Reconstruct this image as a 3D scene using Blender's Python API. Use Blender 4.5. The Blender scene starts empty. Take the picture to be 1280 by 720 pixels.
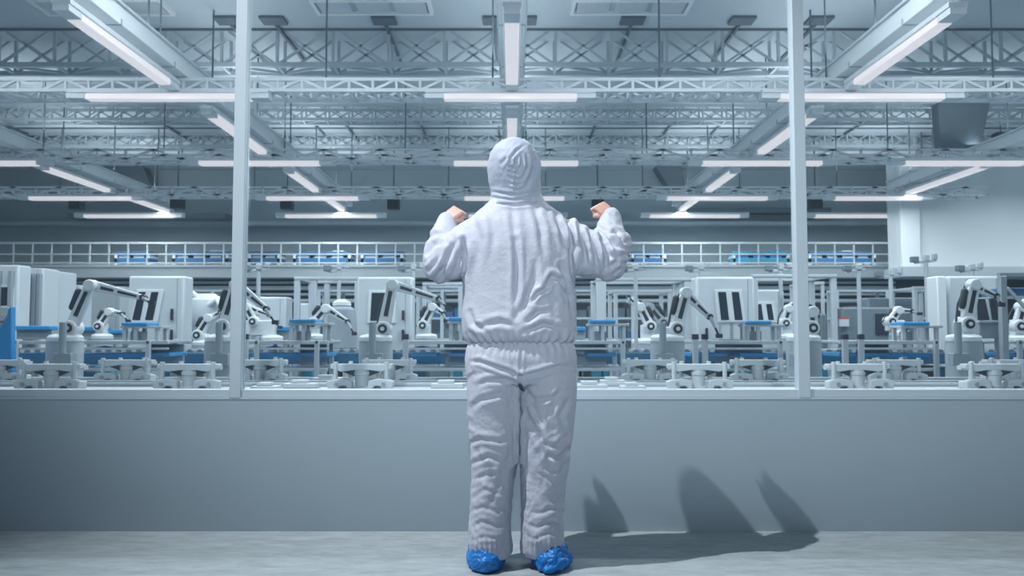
import bpy, math, random
from mathutils import Vector, Matrix, noise
random.seed(7)
COL = bpy.context.scene.collection
F = 1000.0                       # focal length in pixels of a 1280 px wide frame
TH = math.atan(55 / F)           # the camera looks up a little
CT, ST = math.cos(TH), math.sin(TH)
EYE = 1.0

def P(px, py, Y):
    """world point that stands at distance Y on the sight line of a photo point"""
    dx, dy = (px - 640) / F, (360 - py) / F
    k = Y / (CT - dy * ST)
    return Vector((dx * k, Y, EYE + (ST + dy * CT) * k))
def PX(px, Y): return P(px, 415, Y).x
def PZ(py, Y): return P(640, py, Y).z
def proj(v):
    y = v.y * CT + (v.z - EYE) * ST
    u = -v.y * ST + (v.z - EYE) * CT
    return 640 + F * v.x / y, 360 - F * u / y

# ------------------------------------------------------------------ materials
MATS = {}
def mat(name, col, rough=.5, metal=0., var=0., vscale=8., bump=0., bscale=40., emit=None, estr=0., col2=None, spec=.5, stretch=(1, 1, 1)):
    if name in MATS: return MATS[name]
    m = bpy.data.materials.new(name); m.use_nodes = True
    nt = m.node_tree; b = nt.nodes['Principled BSDF']
    b.inputs['Base Color'].default_value = (*col, 1)
    b.inputs['Roughness'].default_value = rough
    b.inputs['Metallic'].default_value = metal
    b.inputs['Specular IOR Level'].default_value = spec
    tc = nt.nodes.new('ShaderNodeTexCoord'); mp = nt.nodes.new('ShaderNodeMapping')
    mp.inputs['Scale'].default_value = stretch
    nt.links.new(tc.outputs['Object'], mp.inputs['Vector'])
    if var > 0:
        n = nt.nodes.new('ShaderNodeTexNoise'); n.inputs['Scale'].default_value = vscale
        n.inputs['Detail'].default_value = 6; n.inputs['Roughness'].default_value = .65
        nt.links.new(mp.outputs[0], n.inputs['Vector'])
        r = nt.nodes.new('ShaderNodeValToRGB')
        c2 = col2 or tuple(c * (1 - var) for c in col)
        r.color_ramp.elements[0].position = .3; r.color_ramp.elements[0].color = (*c2, 1)
        r.color_ramp.elements[1].position = .7; r.color_ramp.elements[1].color = (*[min(1, c * (1 + var * .35)) for c in col], 1)
        nt.links.new(n.outputs['Fac'], r.inputs['Fac']); nt.links.new(r.outputs['Color'], b.inputs['Base Color'])
    if bump > 0:
        n2 = nt.nodes.new('ShaderNodeTexNoise'); n2.inputs['Scale'].default_value = bscale; n2.inputs['Detail'].default_value = 4
        nt.links.new(mp.outputs[0], n2.inputs['Vector'])
        bp = nt.nodes.new('ShaderNodeBump'); bp.inputs['Strength'].default_value = bump; bp.inputs['Distance'].default_value = .02
        nt.links.new(n2.outputs['Fac'], bp.inputs['Height']); nt.links.new(bp.outputs['Normal'], b.inputs['Normal'])
    if emit:
        b.inputs['Emission Color'].default_value = (*emit, 1); b.inputs['Emission Strength'].default_value = estr
    MATS[name] = m
    return m

M = dict(
    floor=mat('corridor_concrete', (.345, .405, .43), .8, var=.26, vscale=13, bump=.2, bscale=30, stretch=(.55, 1.6, 1)),
    parapet=mat('parapet_paint', (.31, .385, .44), .42, var=.02, vscale=3),
    frame=mat('window_aluminium', (.46, .54, .60), .45, metal=.15, var=.04, vscale=4),
    hfloor=mat('hall_floor_resin', (.17, .23, .28), .35, var=.1, vscale=2),
    ceil=mat('ceiling_panel_paint', (.50, .58, .63), .7, var=.06, vscale=.6),
    ceild=mat('ceiling_seam_dark', (.10, .14, .17), .7),
    wall=mat('hall_wall_paint', (.40, .49, .53), .6, var=.06, vscale=.5),
    wallw=mat('enclosure_white_cladding', (.70, .76, .79), .5, var=.05, vscale=.8),
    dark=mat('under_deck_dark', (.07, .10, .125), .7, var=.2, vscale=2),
    deck=mat('deck_fascia_grey', (.42, .49, .52), .55, var=.05, vscale=1),
    rail=mat('railing_white', (.62, .70, .74), .5),
    truss=mat('truss_white_steel', (.74, .79, .82), .45, var=.05, vscale=3),
    trussg=mat('truss_grey_steel', (.48, .56, .61), .5, var=.08, vscale=2),
    rod=mat('rod_dark_steel', (.10, .14, .17), .5),
    black=mat('black_plastic', (.022, .032, .042), .45),
    darkglass=mat('dark_slot_window', (.018, .03, .045), .3),
    house=mat('lamp_housing_white', (.74, .79, .82), .4),
    casing=mat('casing_white', (.86, .9, .92), .5),
    lampd=mat('lamp_diffuser', (.45, .43, .44), .4, emit=(1.0, .94, .97), estr=.62),
    white=mat('robot_white_enamel', (.66, .72, .75), .32, var=.03, vscale=5),
    rgrey=mat('robot_base_grey', (.27, .33, .37), .4, var=.06, vscale=4),
    cab=mat('machine_cabinet_white', (.52, .59, .63), .4, var=.03, vscale=2),
    cabd=mat('cabinet_slate_grey', (.14, .19, .225), .5, var=.08, vscale=2),
    alu=mat('aluminium_profile', (.32, .38, .42), .35, metal=.3, var=.05, vscale=5),
    alul=mat('aluminium_pale', (.44, .50, .54), .4, metal=.1, var=.04, vscale=5),
    panel=mat('bench_panel_grey', (.27, .33, .38), .5),
    blue=mat('bright_blue_plastic', (.018, .27, .60), .4),
    blued=mat('deep_blue_steel', (.018, .115, .22), .5, var=.1, vscale=3),
    teal=mat('teal_bin_plastic', (.05, .33, .48), .45),
    mezblue=mat('crate_blue', (.03, .13, .28), .5),
    violet=mat('violet_cable', (.04, .05, .5), .4),
    fix=mat('fixture_pale_metal', (.53, .585, .61), .45, metal=.05, var=.05, vscale=12),
    bench=mat('bench_top_pale', (.40, .46, .50), .45, var=.04, vscale=6),
    red=mat('warning_red', (.45, .08, .08), .5),
    suit=mat('coverall_nonwoven_white', (.465, .49, .58), .62, var=.03, vscale=30, bump=.14, bscale=80),
    suit2=mat('hood_nonwoven_white', (.39, .435, .53), .62, var=.03, vscale=30, bump=.1, bscale=60),
    skin=mat('skin', (.62, .36, .29), .5, var=.12, vscale=40),
    bootie=mat('shoe_cover_blue_film', (.012, .20, .62), .38, var=.25, vscale=14, bump=.35, bscale=40),
)
def crinkle(m, scale=13., strength=.35):
    nt = m.node_tree; b = nt.nodes['Principled BSDF']; old = b.inputs['Normal'].links[0].from_node
    tc = nt.nodes.new('ShaderNodeTexCoord'); n = nt.nodes.new('ShaderNodeTexNoise'); n.noise_type = 'RIDGED_MULTIFRACTAL'
    n.inputs['Scale'].default_value = scale; n.inputs['Detail'].default_value = 3; n.inputs['Distortion'].default_value = .8
    nt.links.new(tc.outputs['Object'], n.inputs['Vector'])
    bp = nt.nodes.new('ShaderNodeBump'); bp.inputs['Strength'].default_value = strength; bp.inputs['Distance'].default_value = .008
    nt.links.new(n.outputs['Fac'], bp.inputs['Height']); nt.links.new(old.outputs[0], bp.inputs['Normal']); nt.links.new(bp.outputs[0], b.inputs['Normal'])
crinkle(M['suit']); crinkle(M['suit2'], 16, .3)
def glass_mat():
    m = bpy.data.materials.new('window_glass'); m.use_nodes = True; nt = m.node_tree; nt.nodes.clear()
    o = nt.nodes.new('ShaderNodeOutputMaterial'); mx = nt.nodes.new('ShaderNodeMixShader')
    t = nt.nodes.new('ShaderNodeBsdfTransparent'); g = nt.nodes.new('ShaderNodeBsdfGlossy')
    t.inputs['Color'].default_value = (.965, .98, .99, 1); g.inputs['Roughness'].default_value = .015
    g.inputs['Color'].default_value = (.85, .95, 1, 1)
    mx.inputs[0].default_value = .06
    nt.links.new(t.outputs[0], mx.inputs[1]); nt.links.new(g.outputs[0], mx.inputs[2]); nt.links.new(mx.outputs[0], o.inputs[0])
    return m
M['glass'] = glass_mat()

# ------------------------------------------------------------------ mesh building
W = {}
class MB:
    def __init__(s): s.v = []; s.f = []
    def _add(s, vs, fs):
        n = len(s.v); s.v += [Vector(v) for v in vs]; s.f += [tuple(i + n for i in f) for f in fs]; return s
    def box(s, x0, x1, y0, y1, z0, z1):
        x0, x1 = sorted((x0, x1)); y0, y1 = sorted((y0, y1)); z0, z1 = sorted((z0, z1))
        return s._add([(x0,y0,z0),(x1,y0,z0),(x1,y1,z0),(x0,y1,z0),(x0,y0,z1),(x1,y0,z1),(x1,y1,z1),(x0,y1,z1)],
            [(0,3,2,1),(4,5,6,7),(0,1,5,4),(1,2,6,5),(2,3,7,6),(3,0,4,7)])
    def cbox(s, c, sx, sy, sz): return s.box(c[0]-sx/2, c[0]+sx/2, c[1]-sy/2, c[1]+sy/2, c[2]-sz/2, c[2]+sz/2)
    def bar(s, a, b, w, h=None):
        a, b = Vector(a), Vector(b); h = h or w; d = (b - a).normalized()
        up = Vector((0, 0, 1)) if abs(d.z) < .9 else Vector((0, 1, 0))
        l = d.cross(up).normalized(); u = l.cross(d)
        vs = [p + l * i * w / 2 + u * j * h / 2 for p in (a, b) for i, j in ((-1,-1),(1,-1),(1,1),(-1,1))]
        return s._add(vs, [(0,1,2,3),(7,6,5,4),(0,4,5,1),(1,5,6,2),(2,6,7,3),(3,7,4,0)])
    def cyl(s, a, b, r0, r1=None, n=16): return s.tube([a, b], [r0, r0 if r1 is None else r1], n)
    def tube(s, pts, rs, n=12, round_ends=False):
        pts = [Vector(p) for p in pts]
        if not isinstance(rs, (list, tuple)): rs = [rs] * len(pts)
        rs = list(rs)
        if round_ends:
            a, b = (pts[0]-pts[1]).normalized(), (pts[-1]-pts[-2]).normalized(); q0, q1, r0, r1 = pts[0], pts[-1], rs[0], rs[-1]
            pts = [q0+a*r0*math.sin(t) for t in (1.45,1.1,.6)] + pts + [q1+b*r1*math.sin(t) for t in (.6,1.1,1.45)]
            rs = [r0*math.cos(t) for t in (1.45,1.1,.6)] + rs + [r1*math.cos(t) for t in (.6,1.1,1.45)]
        ring = []; prev = None
        for i, p in enumerate(pts):
            d = (pts[min(i+1, len(pts)-1)] - pts[max(i-1, 0)]).normalized()
            if prev is None:
                up = Vector((0,0,1)) if abs(d.z) < .9 else Vector((0,1,0)); l = d.cross(up).normalized()
            else: l = (prev - d * prev.dot(d)).normalized()
            prev = l; u = d.cross(l)
            ring.append([p + (l*math.cos(t) + u*math.sin(t)) * rs[i] for t in (2*math.pi*k/n for k in range(n))])
        vs = [v for r in ring for v in r]; fs = []
        for i in range(len(pts)-1):
            for k in range(n): fs.append((i*n+k, i*n+(k+1)%n, (i+1)*n+(k+1)%n, (i+1)*n+k))
        fs.append(tuple(range(n))[::-1]); fs.append(tuple((len(pts)-1)*n + k for k in range(n)))
        return s._add(vs, fs)
    def prism(s, poly, y0, y1):
        """outline in x,z given depth from y0 to y1"""
        n = len(poly); area = sum(poly[i][0]*poly[(i+1)%n][1]-poly[(i+1)%n][0]*poly[i][1] for i in range(n))
        if area < 0: poly = poly[::-1]
        vs = [(x, y0, z) for x, z in poly] + [(x, y1, z) for x, z in poly]
        fs = [tuple(range(n)), tuple(range(2*n-1, n-1, -1))] + [(i, n+i, n+(i+1)%n, (i+1)%n) for i in range(n)]
        return s._add(vs, fs)
    def lathe(s, c, prof, n=24):
        """profile of (r, z) round a vertical axis at c"""
        vs = [(c[0]+r*math.cos(2*math.pi*k/n), c[1]+r*math.sin(2*math.pi*k/n), c[2]+z) for r, z in prof for k in range(n)]
        m = len(prof)
        fs = [(i*n+k, i*n+(k+1)%n, (i+1)*n+(k+1)%n, (i+1)*n+k) for i in range(m-1) for k in range(n)]
        fs += [tuple(range(n))[::-1], tuple((m-1)*n+k for k in range(n))]
        return s._add(vs, fs)
    def loft(s, secs, n=40, p=2.0):
        """stack of (x, y, z, rx, ry) rings, bottom to top"""
        vs = []
        for (x, y, z, rx, ry) in secs:
            for k in range(n):
                t = 2*math.pi*k/n; c, q = math.cos(t), math.sin(t)
                vs.append((x + rx*math.copysign(abs(c)**(2/p), c), y + ry*math.copysign(abs(q)**(2/p), q), z))
        m = len(secs)
        fs = [(i*n+k, i*n+(k+1)%n, (i+1)*n+(k+1)%n, (i+1)*n+k) for i in range(m-1) for k in range(n)]
        fs += [tuple(range(n))[::-1], tuple((m-1)*n+k for k in range(n))]
        return s._add(vs, fs)
    def ball(s, c, r, n=16):
        c = Vector(c); r = r if isinstance(r, (list, tuple)) else (r, r, r)
        return s.loft([(c.x, c.y, c.z + r[2]*math.sin(t), max(r[0]*math.cos(t), 1e-4), max(r[1]*math.cos(t), 1e-4))
                       for t in (math.pi*(i/(n/2)-.5)*.985 for i in range(n//2+1))], n)
    def build(s, name, m, parent=None, bevel=0., smooth=35, bottom=None):
        vs = s.v
        if parent is None:
            xs = [v.x for v in vs]; ys = [v.y for v in vs]; zs = [v.z for v in vs]
            org = Vector(((min(xs)+max(xs))/2, (min(ys)+max(ys))/2, min(zs)))
        else: org = W[parent.name]
        me = bpy.data.meshes.new(name); me.from_pydata([v - org for v in vs], [], s.f); me.update()
        me.polygons.foreach_set('use_smooth', [True]*len(me.polygons)); me.set_sharp_from_angle(angle=math.radians(smooth))
        me.materials.append(m)
        return link(name, me, parent, org, bevel)
def link(name, me, parent, org, bevel=0.):
    o = bpy.data.objects.new(name, me); COL.objects.link(o)
    if parent is None: o.location = org
    else: o.parent = parent
    W[o.name] = Vector(org)
    if bevel:
        b = o.modifiers.new('bevel', 'BEVEL'); b.width = bevel; b.segments = 2; b.limit_method = 'ANGLE'
    return o
def thing(name, loc, label, cat, group=None):
    o = bpy.data.objects.new(name, None); COL.objects.link(o); o.location = loc; o.empty_display_size = .1
    W[o.name] = Vector(loc); return tag(o, label, cat, group)
def tag(o, label, cat, group=None, kind=None):
    o['label'] = label; o['category'] = cat
    if group: o['group'] = group
    if kind: o['kind'] = kind
    return o
def struct(o): o['kind'] = 'structure'; return o
def dup(root, loc, label, group=None, scale=None):
    def rec(o, par):
        c = o.copy(); COL.objects.link(c); c.parent = par
        for ch in [x for x in KIDS.get(o.name, [])]: rec(ch, c)
        return c
    KIDS = {}
    for ob in list(COL.objects):
        if ob.parent: KIDS.setdefault(ob.parent.name, []).append(ob)
    r = rec(root, None); r.location = loc; r['label'] = label
    if group: r['group'] = group
    if scale: r.scale = scale
    return r
ORD = ['first', 'second', 'third', 'fourth', 'fifth', 'sixth', 'seventh', 'eighth', 'ninth', 'tenth', 'eleventh', 'twelfth']

# ------------------------------------------------------------------ the setting
WY = 4.08                         # the window wall
struct(MB().box(-6, 6, .2, WY, -.12, 0).build('floor', M['floor']))
SILL = PZ(498.5, WY)
struct(MB().box(-6, 6, WY, WY+.16, 0, SILL).build('wall_parapet', M['parapet']))
struct(MB().box(-6, 6, WY, WY+.16, 2.98, 3.5).build('wall_header', M['parapet']))
RT = PZ(488, WY)
struct(MB().box(-6, 6, WY-.003, WY+.02, SILL-.002, SILL+.009).build('trim_1', M['frame']))
wn = thing('window_1', (0, WY, SILL), 'wide three-pane interior window over the low grey wall', 'window'); del wn['category']; struct(wn)
wn['label'] = 'wide three-pane interior window over the low grey wall'
fr = MB().box(-6, 6, WY+.005, WY+.075, SILL+.009, RT+.004)
fr.box(-6, 6, WY+.005, WY+.075, 2.9, 2.98).build('window_frame', M['frame'], wn, .002)
LPX, RPX = PX(295.5, WY), PX(1004.5, WY)
for x, dx in ((LPX, 0), (RPX, 0)):
    mm = MB().box(x-.03, x+.028, WY-.006, WY+.062, SILL+.006, 2.9).build('mullion', M['frame'], wn, .002)
for a, b in ((-6, LPX-.03), (LPX+.028, RPX-.03), (RPX+.028, 6)):
    MB().box(a, b, WY+.035, WY+.043, RT+.004, 2.9).build('glass_pane', M['glass'], wn)

HX, CEIL, BY = 19.0, EYE+5.5, 27.0
struct(MB().box(-HX, HX, WY+.16, BY, -.12, 0).build('floor_hall', M['hfloor']))
cm = struct(MB().box(-HX, HX, WY+.16, BY, CEIL, CEIL+.15).build('ceiling', M['ceil']))
struct(MB().box(-HX, HX, BY, BY+.2, 0, CEIL).build('wall_back', M['wall']))
struct(MB().box(PX(1125, 22.2), HX-.05, 22.2, 22.8, PZ(335, 22.2), CEIL-.01).box(PX(1125, 22.2)-.0, PX(1150, 22.2), 22.0, 22.2, PZ(335, 22.2), CEIL-.01).build('wall_right', M['wallw'], bevel=.03))
struct(MB().box(-HX-.2, -HX, WY+.16, BY, 0, CEIL).build('wall_left', M['wall']))
struct(MB().box(HX, HX+.2, WY+.16, BY, 0, CEIL).build('wall_far_right', M['wall']))
# ceiling seams: thin dark joints between the panels
for i, y in enumerate((14.25, 21.3)):
    struct(MB().box(-HX, HX, y-.03, y+.03, CEIL-.03, CEIL-.001).build('trim_%d' % (i+2), M['ceild']))

# mezzanine at the back of the hall
DX0, DX1, DYF = -HX, HX-.02, 24.0
dk = MB().box(DX0, DX1, DYF, BY-.02, PZ(347, DYF), PZ(333, DYF))
dk.box(DX0, DX1, DYF-.05, DYF, PZ(334.5, DYF), PZ(331, DYF))
struct(dk.build('trim_mezzanine', M['deck'], bevel=.01))
struct(MB().box(PX(1120, 22.2), HX-.06, 21.7, 22.81, PZ(347, 22.2), PZ(335.1, 22.2)).build('trim_4', M['deck']))
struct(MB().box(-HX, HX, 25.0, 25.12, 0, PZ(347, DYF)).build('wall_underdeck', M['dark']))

# ------------------------------------------------------------------ railing
zt, zm, zl, zb = (PZ(v, DYF) for v in (303.5, 317.5, 328.5, 331))
def railing(x0, x1, label):
    r = thing('railing', ((x0+x1)/2, DYF+.05, zb), label, 'railing')
    for nm, z, h in (('top_rail', zt, .06), ('middle_rail', zm, .04), ('bottom_rail', zl, .04)):
        MB().box(x0, x1, DYF+.03, DYF+.07, z-h/2, z+h/2).build(nm, M['rail'], r)
    n = int(round((x1-x0)/.576)) + 1
    for k in range(n):
        x = x0 + (x1-x0)*k/(n-1)
        MB().box(x-.022, x+.022, DYF+.035, DYF+.065, zb, zt).build('post', M['rail'], r)
railing(-16.2, 13.2, 'long white mezzanine railing across the back of the hall')

# ------------------------------------------------------------------ trusses
def lattice_xz(m, x0, x1, z0, z1, y, pitch, w, cross=False):
    n = int((x1-x0)/pitch)
    for k in range(n):
        a = x0+k*pitch; b = a+pitch
        m.bar((a, y, z0), (a, y, z1), w)
        if cross: m.bar((a, y, z0), (b, y, z1), w*.8); m.bar((a, y, z1), (b, y, z0), w*.8)
        elif k % 2: m.bar((a, y, z0), (b, y, z1), w)
        else: m.bar((a, y, z1), (b, y, z0), w)
def lattice_xy(m, x0, x1, y0, y1, z, pitch, w):
    n = int((x1-x0)/pitch)
    for k in range(n):
        a = x0+k*pitch; b = a+pitch
        m.bar((a, y0, z), (a, y1, z), w)
        if k % 2: m.bar((a, y0, z), (b, y1, z), w)
        else: m.bar((a, y1, z), (b, y0, z), w)
def truss(y, pyt, pyb, depth, pitch, cw, lw, m, x0, x1, name, label, cross=False):
    zt, zb = PZ(pyt, y), PZ(pyb, y)
    t = thing(name, ((x0+x1)/2, y, zb), label, 'truss')
    for nm, z in (('top_chord', zt-cw/2), ('bottom_chord', zb+cw/2)):
        for yy in (y, y+depth):
            MB().box(x0, x1, yy-cw/2, yy+cw/2, z-cw/2, z+cw/2).build(nm, m, t)
    for yy in (y, y+depth):
        a = MB(); lattice_xz(a, x0, x1, zb+cw/2, zt-cw/2, yy, pitch, lw, cross); a.build('side_lattice', m, t)
    a = MB(); lattice_xy(a, x0, x1, y, y+depth, zb+cw/2, pitch, lw); a.build('bottom_lattice', m, t)
    k = x0 + .7
    while k < x1 and CEIL - zt > .3:
        MB().cyl((k, y+depth/2, zt-.03), (k, y+depth/2, CEIL-.002), .014, n=6).build('hanger_rod', M['rod'], t); k += 2.6
    return t
ROWY = [12.0, 16.8, 21.0, 24.0]
truss(14.4, 31, 84, .5, 1.02, .085, .05, M['trussg'], -14.5, 14.5, 'ceiling_truss', 'deep grey roof truss nearest the window, topmost of all the trusses', True)
truss(18.4, 130, 151, .4, .55, .07, .035, M['trussg'], -17, 17, 'ceiling_truss', 'grey roof truss seen just under the nearest light girder', True)
truss(21.9, 166, 184, .4, .62, .07, .04, M['trussg'], -18, 17.5, 'ceiling_truss', 'farthest grey roof truss with crossed bracing, over the second light girder', True)
truss(ROWY[0], 97.5, 115, .55, .36, .05, .036, M['truss'], -14, 14, 'light_girder', 'white lattice girder nearest the window, carrying the lowest-hanging strip lights')
truss(ROWY[1], 186, 200, .5, .6, .045, .045, M['truss'], -16, 16, 'light_girder', 'second white lattice girder from the window, level with the hood')
truss(ROWY[2], 233, 245, .5, .6, .05, .05, M['truss'], -18, 12.6, 'light_girder', 'farthest white lattice girder, over the third row of strip lights')

# casings along the hall
for k, (x, lb) in enumerate(((-10.5, 'far left'), (-5.1, 'left'), (0, 'middle'), (5.1, 'right'), (10.5, 'far right'))):
    y0, y1 = (8.0, 24.6) if abs(x) < 6 else ((15.5, 24.6) if x < 0 else (15.5, 21.9))
    c = thing('ceiling_casing', (x, (y0+y1)/2, EYE+3.86), 'long pale %s cable casing running to the back of the hall' % lb, 'casing', 'cable casings along the hall')
    MB().box(x-.16, x+.16, y0, y1, EYE+3.88, EYE+4.12).build('channel', M['casing'], c, .01)
    MB().box(x-.2, x+.2, y0, y1, EYE+4.12, EYE+4.15).build('lid', M['house'], c)
    yy = y0+.6
    while yy < y1: MB().cyl((x, yy, EYE+4.14), (x, yy, CEIL-.002), .016, n=6).build('hanger_rod', M['rod'], c); yy += 2.4
    yy = y0+.3
    while yy < y1: MB().box(x-.17, x+.17, yy, yy+.03, EYE+3.87, EYE+3.95).build('clip', M['trussg'], c); yy += 1.6

# ------------------------------------------------------------------ strip lights
UP = .33
def strip_light(c, L, along_x, label, group, e=62.):
    """c: centre of the glowing face"""
    t = thing('ceiling_light', (c[0], c[1], c[2]), label, 'light', group)
    def bx(l0, l1, w, z0, z1, m, nm, bv=.004):
        q = MB()
        if along_x: q.box(c[0]+l0, c[0]+l1, c[1]-w, c[1]+w, c[2]+z0, c[2]+z1)
        else: q.box(c[0]-w, c[0]+w, c[1]+l0, c[1]+l1, c[2]+z0, c[2]+z1)
        return q.build(nm, m, t, bv)
    bx(-L/2, L/2, .11, .07, .13, M['house'], 'housing')
    bx(-L/2+.28, L/2-.28, .085, -.02, .07, M['lampd'], 'diffuser', .012)
    bx(-L/2, -L/2+.28, .095, -.01, .07, M['house'], 'end_cap'); bx(L/2-.28, L/2, .095, -.01, .07, M['house'], 'end_cap')
    l = bpy.data.lights.new('strip_lamp', 'AREA'); l.shape = 'RECTANGLE'; l.energy = e; l.color = (.92, .975, 1.0)
    l.size, l.size_y = (L*.8, .3) if along_x else (.3, L*.8)
    o = bpy.data.objects.new('strip_lamp', l); COL.objects.link(o); o.parent = t; o.location = (0, 0, -.05)
    u = l.copy(); u.energy = e*UP; uo = bpy.data.objects.new('added_uplight', u); COL.objects.link(uo); uo.parent = t; uo.location = (0, 0, .78 if along_x else .62); uo.rotation_euler = (math.pi, 0, 0)  # upward lamp added above each fixture to brighten the ceiling
for k, (x, y) in enumerate(((14.6, 19.4), (15.2, 16.0), (-15.6, 16.8), (12.2, 13.0))):  # unseen lamps added at the sides, mainly to light the white enclosure
    strip_light((x, y, EYE+3.9), 3.0, True, 'added strip light out of sight beyond the edge of the view at the %s, %s' % ('left' if x < 0 else 'right', ('farthest', 'middle', 'only one', 'nearest')[k]), 'added strip lights beyond the view', 110)
rows = [(0, 124, [(212, 255), (638, 210), (1076, 250)]),
        (1, 206, [(10, 110), (325, 185), (645, 190), (952, 184), (1204, 184)]),
        (2, 249.5, [(102, 156), (391, 142), (643, 152), (896, 153), (1097, 136)]),
        (3, 271.5, [(162, 136), (414, 138), (642, 136), (868, 136), (1066, 120)])]
RN = ['nearest', 'second', 'third', 'farthest']
PN = {3: ['left', 'middle', 'right'], 5: ['leftmost', 'second from left', 'middle', 'second from right', 'rightmost']}
for r, py, items in rows:
    y = ROWY[r] + (0.0 if r else -.02)
    for i, (px, w) in enumerate(items):
        L = w/F*y if r else 255/F*y
        if r == 0 and i == 1: L = 215/F*y
        strip_light(P(px, py, y), L, True, '%s strip light in the %s crosswise row under the girders' % (PN[len(items)][i], RN[r]), 'crosswise strip lights, %s row' % RN[r])
for i, x in enumerate((-10.4, -5.2, 0, 5.2, 10.4)):  # unseen row continuing the grid, added to light the machine fronts
    strip_light((x, 7.0, EYE+3.9), 3.0, True, 'unseen strip light above the view, in the crosswise row nearest the glass, %s' % PN[5][i], 'unseen crosswise strip lights nearest the glass', 62)
for i, x in enumerate((-7.8, -2.6, 2.6, 7.8)):  # unseen lamps off the grid, added to light the girder fronts
    strip_light((x, 9.2, EYE+4.7), 3.0, True, 'added raised crosswise strip light above the view, %s from the left' % ORD[i], 'added raised crosswise strip lights above the view', 125)
segs = {-5.1: [(9.1, 11.6), (13.4, 16.2), (18.2, 20.6), (21.8, 23.9)], 0: [(9.2, 11.6), (13.4, 16.2), (18.2, 20.6)],
        5.1: [(9.2, 11.6), (13.4, 16.2), (18.2, 20.6), (21.8, 23.9)], -10.5: [(17.8, 20.6), (21.6, 24.2)], 10.5: [(17.6, 21.4)]}
SN = {-10.5: 'far left', -5.1: 'left', 0: 'middle', 5.1: 'right', 10.5: 'far right'}
for x, ss in segs.items():
    for k, (a, b) in enumerate(ss):
        strip_light((x, (a+b)/2, EYE+3.64), b-a+.5, False, 'lengthwise strip light under the %s casing, %s from the window' % (SN[x], ORD[k]), 'lengthwise strip lights', 46)

# ------------------------------------------------------------------ ceiling hatches, vents, speakers
def hatch(x, y, label, s=.42):
    t = thing('ceiling_hatch', (x, y, CEIL), label, 'hatch')
    MB().box(x-s/2, x+s/2, y-s*.4, y+s*.4, CEIL-.05, CEIL-.002).build('cover', M['rod'], t)
    MB().box(x-.025, x+.025, y+s*.4, y+2.1, CEIL-.06, CEIL-.012).build('conduit', M['rod'], t)
    return t
hs = [(-5.1-.2, 'a'), (-4.2, ''), (-2.2, ''), (-.33, ''), (.18, ''), (2.15, ''), (4.1, ''), (5.4, '')]
h0 = None
for k, x in enumerate((-7.4, -5.0, -4.2, -2.25, -.3, .22, 2.12, 4.05, 5.4, 7.4)):
    lb = 'dark square ceiling hatch in the front row, %s from the left' % ORD[k]
    if h0 is None: h0 = hatch(x, 13.8, lb); h0['group'] = 'front row of ceiling hatches'
    else: dup(h0, (x, 13.8, CEIL), lb)
for k, x in enumerate((-13.4, -9.2, -5.2, -4.4, -2.4, -.35, .3, 2.2, 4.2, 5.5, 9.2)):
    dup(h0, (x, 20.6, CEIL), 'dark ceiling hatch in the back row, %s from the left' % ORD[k], 'back row of ceiling hatches')
def vent(x, y, sx, sy, label):
    t = thing('ceiling_vent', (x, y, CEIL), label, 'vent', 'ceiling vents')
    f = MB()
    for a, b, c, d in ((-sx,-sx+.06,-sy,sy),(sx-.06,sx,-sy,sy),(-sx+.06,sx-.06,-sy,-sy+.06),(-sx+.06,sx-.06,sy-.06,sy)):
        f.box(x+a, x+b, y+c, y+d, CEIL-.06, CEIL-.001)
    f.build('frame', M['truss'], t)
    g = MB(); n = 3
    for k in range(n):
        g.box(x-sx+.1+k*(2*sx-.1)/n, x-sx+(k+1)*(2*sx-.1)/n, y-sy+.1, y+sy-.1, CEIL-.045, CEIL-.001)
    g.build('grille', M['rod'] if False else M['trussg'], t)
vent(-6.9, 13.2, 1.1, .33, 'flat grey ceiling vent at the far left by the frame top')
vent(-2.35, 13.2, 1.0, .3, 'flat grey ceiling vent left of the middle strip light')
vent(2.0, 13.2, 1.0, .3, 'flat grey ceiling vent right of the middle strip light')
for k, (px, Y, lb) in enumerate(((120, 17, 'at the left under the first truss'), (615, 17, 'in the middle under the first truss'), (1190, 17, 'at the right under the first truss'))):
    x = PX(px, Y)
    q = MB().box(x-.75, x+.75, Y-.45, Y+.35, CEIL-.04, CEIL-.002).build('ceiling_panel', M['wallw'], bevel=.01)
    tag(q, 'pale raised ceiling panel ' + lb, 'panel', 'pale ceiling panels')
for k, (px, py, Y, lb) in enumerate(((96, 255, 22.8, 'second to the left post, low by the lights'), (222, 254, 22.8, 'left of the left window post'), (359, 255, 22.8, 'right of the left window post'),
        (492, 255, 22.8, 'left of the raised left fist'), (747, 255, 22.8, 'behind the raised right fist'), (1019, 255, 22.8, 'just right of the right window post'),
        (1251, 174, 21, 'high up by the white enclosure'), (1153, 222, 21.8, 'left of the far right casing'), (1176, 214, 21.6, 'beside the far right casing'))):
    c = P(px, py, Y); s = .33
    t = thing('hanging_speaker', (c.x, c.y, c.z-s/2), 'small black box speaker hung ' + lb, 'speaker', 'black hanging speakers')
    MB().box(c.x-s*.5, c.x+s*.5, Y-.15, Y+.15, c.z-s*.5, c.z+s*.5).build('body', M['black'], t, .01)
    MB().cyl((c.x, Y, c.z+s*.5), (c.x, Y, CEIL-.002), .02, n=8).build('hanger_rod', M['rod'], t)
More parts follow.
